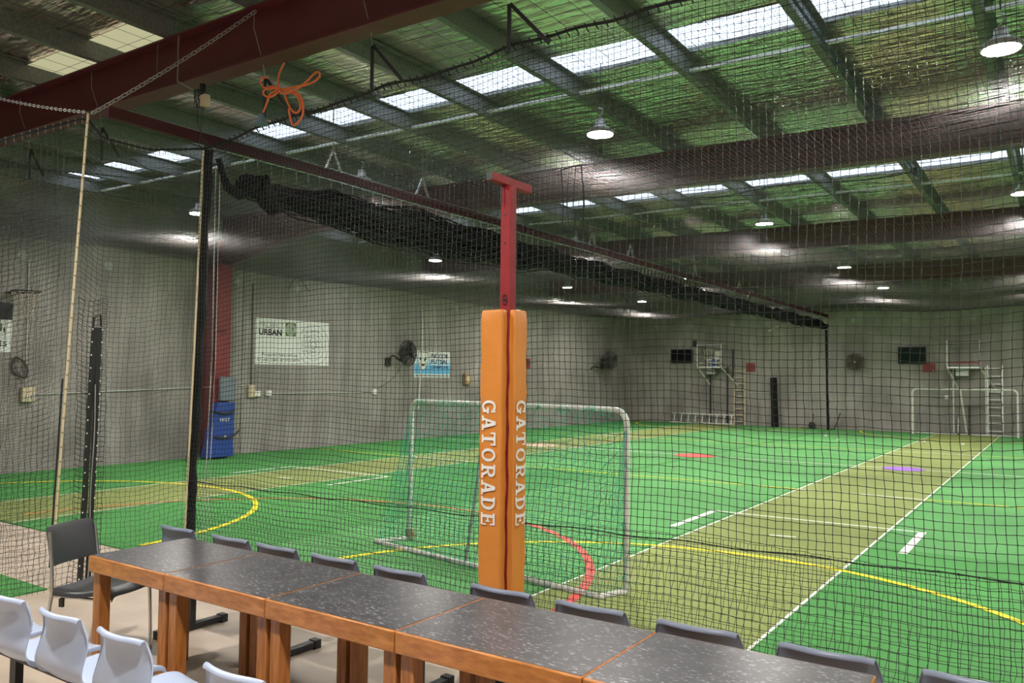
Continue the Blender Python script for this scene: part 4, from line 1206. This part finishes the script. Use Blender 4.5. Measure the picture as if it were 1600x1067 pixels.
MB().tube([(-.2, 0, .46), (0, -.05, .48), (.24, 0, .46)], .012, 5).build('rim', 'rust', bh)
fl = thing('black_floodlight', 'small black floodlight on the left scoring platform post', 'light', (-12.08, YB - .83, 3.2))
MB().box(-.07, .07, -.06, .05, -.12, .14).build('housing', 'black_plastic', fl, bevel=.01); MB().bar((.0, 0, -.05), (.2, 0, -.16), .03).build('bracket', 'black_steel', fl)

def ladder(name, label, A, up_, right, w, n, L, m, th=.05):
    t = thing(name, label, 'ladder'); A = Vector(A); u_ = Vector(up_).normalized(); r_ = Vector(right).normalized()
    for s in (0, 1): MB().bar(A + r_ * w * s, A + r_ * w * s + u_ * L, th).build('stile', m, t)
    for k in range(n):
        p = A + u_ * (L * (k + .6) / n); MB().bar(p, p + r_ * w, th * .75).build('rung', m, t)
ladder('timber_ladder', 'timber ladder fixed upright beside the left scoring platform', (-10.72, YB - .12, .02), (0, .03, 1), (1, 0, 0), .42, 9, 2.2, 'timber')
ladder('aluminium_ladder', 'aluminium ladder lying on edge along the far wall', (-13.35, YB - .3, .05), (1, 0, 0), (0, .25, 1), .36, 9, 2.68, 'alu', .04)
ladder('tall_ladder', 'pale ladder leaning upright behind the far goal', (-2.08, YB - .25, .02), (0, .08, 1), (1, 0, 0), .42, 9, 2.35, 'alu', .045)
bp = thing('black_bolster', 'tall slim black padded roll leaning on the far wall', 'pad', (-9.13, YB - .2, 0))
MB().tube([(.04, -.1, 0), (.03, -.08, .4), (-.02, 0, 1.2), (-.05, .05, 1.88)], [.13, .125, .12, .12], 12).build('roll', 'wad', bp, smooth=True)
b = MB()
for z in (.35, .8, 1.25, 1.6): b.tube([(.03 - .04 * z + .13 * math.cos(a), -.08 + .06 * z + .13 * math.sin(a), z) for a in np.linspace(0, 6.28, 16)[:-1]], .012, 5, close=True)
b.build('ties', 'rope', bp)
fs_ = thing('floor_stand', 'small black wheeled stand on the turf by the far wall', 'stand', (-7.7, YB - .35, 0))
MB().tube([(0, 0, .05), (.02, .1, .55)], .018, 6).build('pole', 'black_steel', fs_)
MB().lathe([(.05, -.05), (.12, -.04), (.13, 0), (.12, .04), (.05, .05)], 16, frame((0, -.06, .14), (1, 0, 0), (0, 0, 1))).build('wheel', 'black_plastic', fs_, smooth=True)
MB().box(-.4, .12, -.05, .1, 0, .04).build('base', 'black_steel', fs_)
hs = thing('hockey_stick', 'slim dark stick leaning on the far wall beside the rope', 'stick', (-6.95, YB - .2, 0))
MB().tube([(0, -.1, .02), (.1, 0, .3), (.18, .1, .62)], .018, 6).build('shaft', 'black_steel', hs); MB().tube([(0, -.1, .02), (-.12, -.14, .03)], .025, 6).build('blade', 'black_steel', hs)
for i, (x, z, lab) in enumerate(((-2.62, .95, 'short dark pole leaning behind the far goal'), (-2.95, .62, 'thin steel pole leaning behind the far goal, shorter'))):
    t = thing('leaning_pole', lab, 'pole', (x, YB - .15, 0)); MB().tube([(0, -.2, 0), (0, .08, z)], .03, 7).build('shaft', 'steel' if i else 'black_steel', t); MB().lathe([(.035, 0), (.03, .05)], 8, Matrix.Translation((0, -.2, 0))).build('tip', 'black_plastic', t)
wall_pipe = tag(MB().tube([(-10.2, YB - .03, 1.3), (-3.3, YB - .03, 1.3)], .012, 6).build('wall_conduit', 'conduit'), 'thin grey conduit running level along the far wall', 'conduit')
sk = thing('wall_socket', 'white socket on the far wall beside the far goal', 'socket', (-3.3, YB, 1.27)); MB().box(-.07, .07, -.05, 0, -.07, .07).build('plate', 'white', sk, bevel=.006)
# shuttlecocks lost on the turf and in the nets
sh0 = None
for x, y, z, lab in ((-3.4, 26.3, .03, 'white shuttlecock on the far end of the right olive strip'), (-2.4, 26.2, .03, 'white shuttlecock right of another on the olive strip'), (-6.3, 27.0, .03, 'white shuttlecock on green turf left of the olive strip'), (-5.6, 25.5, .03, 'white shuttlecock on the green turf before the far fan')):
    if sh0 is None:
        sh0 = thing('shuttlecock', lab, 'shuttlecock', (x, y, z), 'shuttlecocks on the turf')
        MB().lathe([(.034, .07), (.014, .0)], 12, Matrix.Rotation(R(75), 4, 'Y')).build('skirt', 'white', sh0); MB().lathe([(.014, 0), (.013, -.015), (.005, -.022)], 10, Matrix.Rotation(R(75), 4, 'Y')).build('cork', 'box_cream', sh0)
    else: dup(sh0, (x, y, z), lab)
st = thing('stuck_stick', 'small slanted white stick fixed high on the far wall left of the rope', 'stick', (-9.2, YB - .012, 3.77)); MB().bar((-.16, 0, -.06), (.18, 0, .1), .025).build('shaft', 'white', st); MB().bar((-.2, 0, -.08), (-.16, 0, -.06), .035).build('tip', 'white', st)
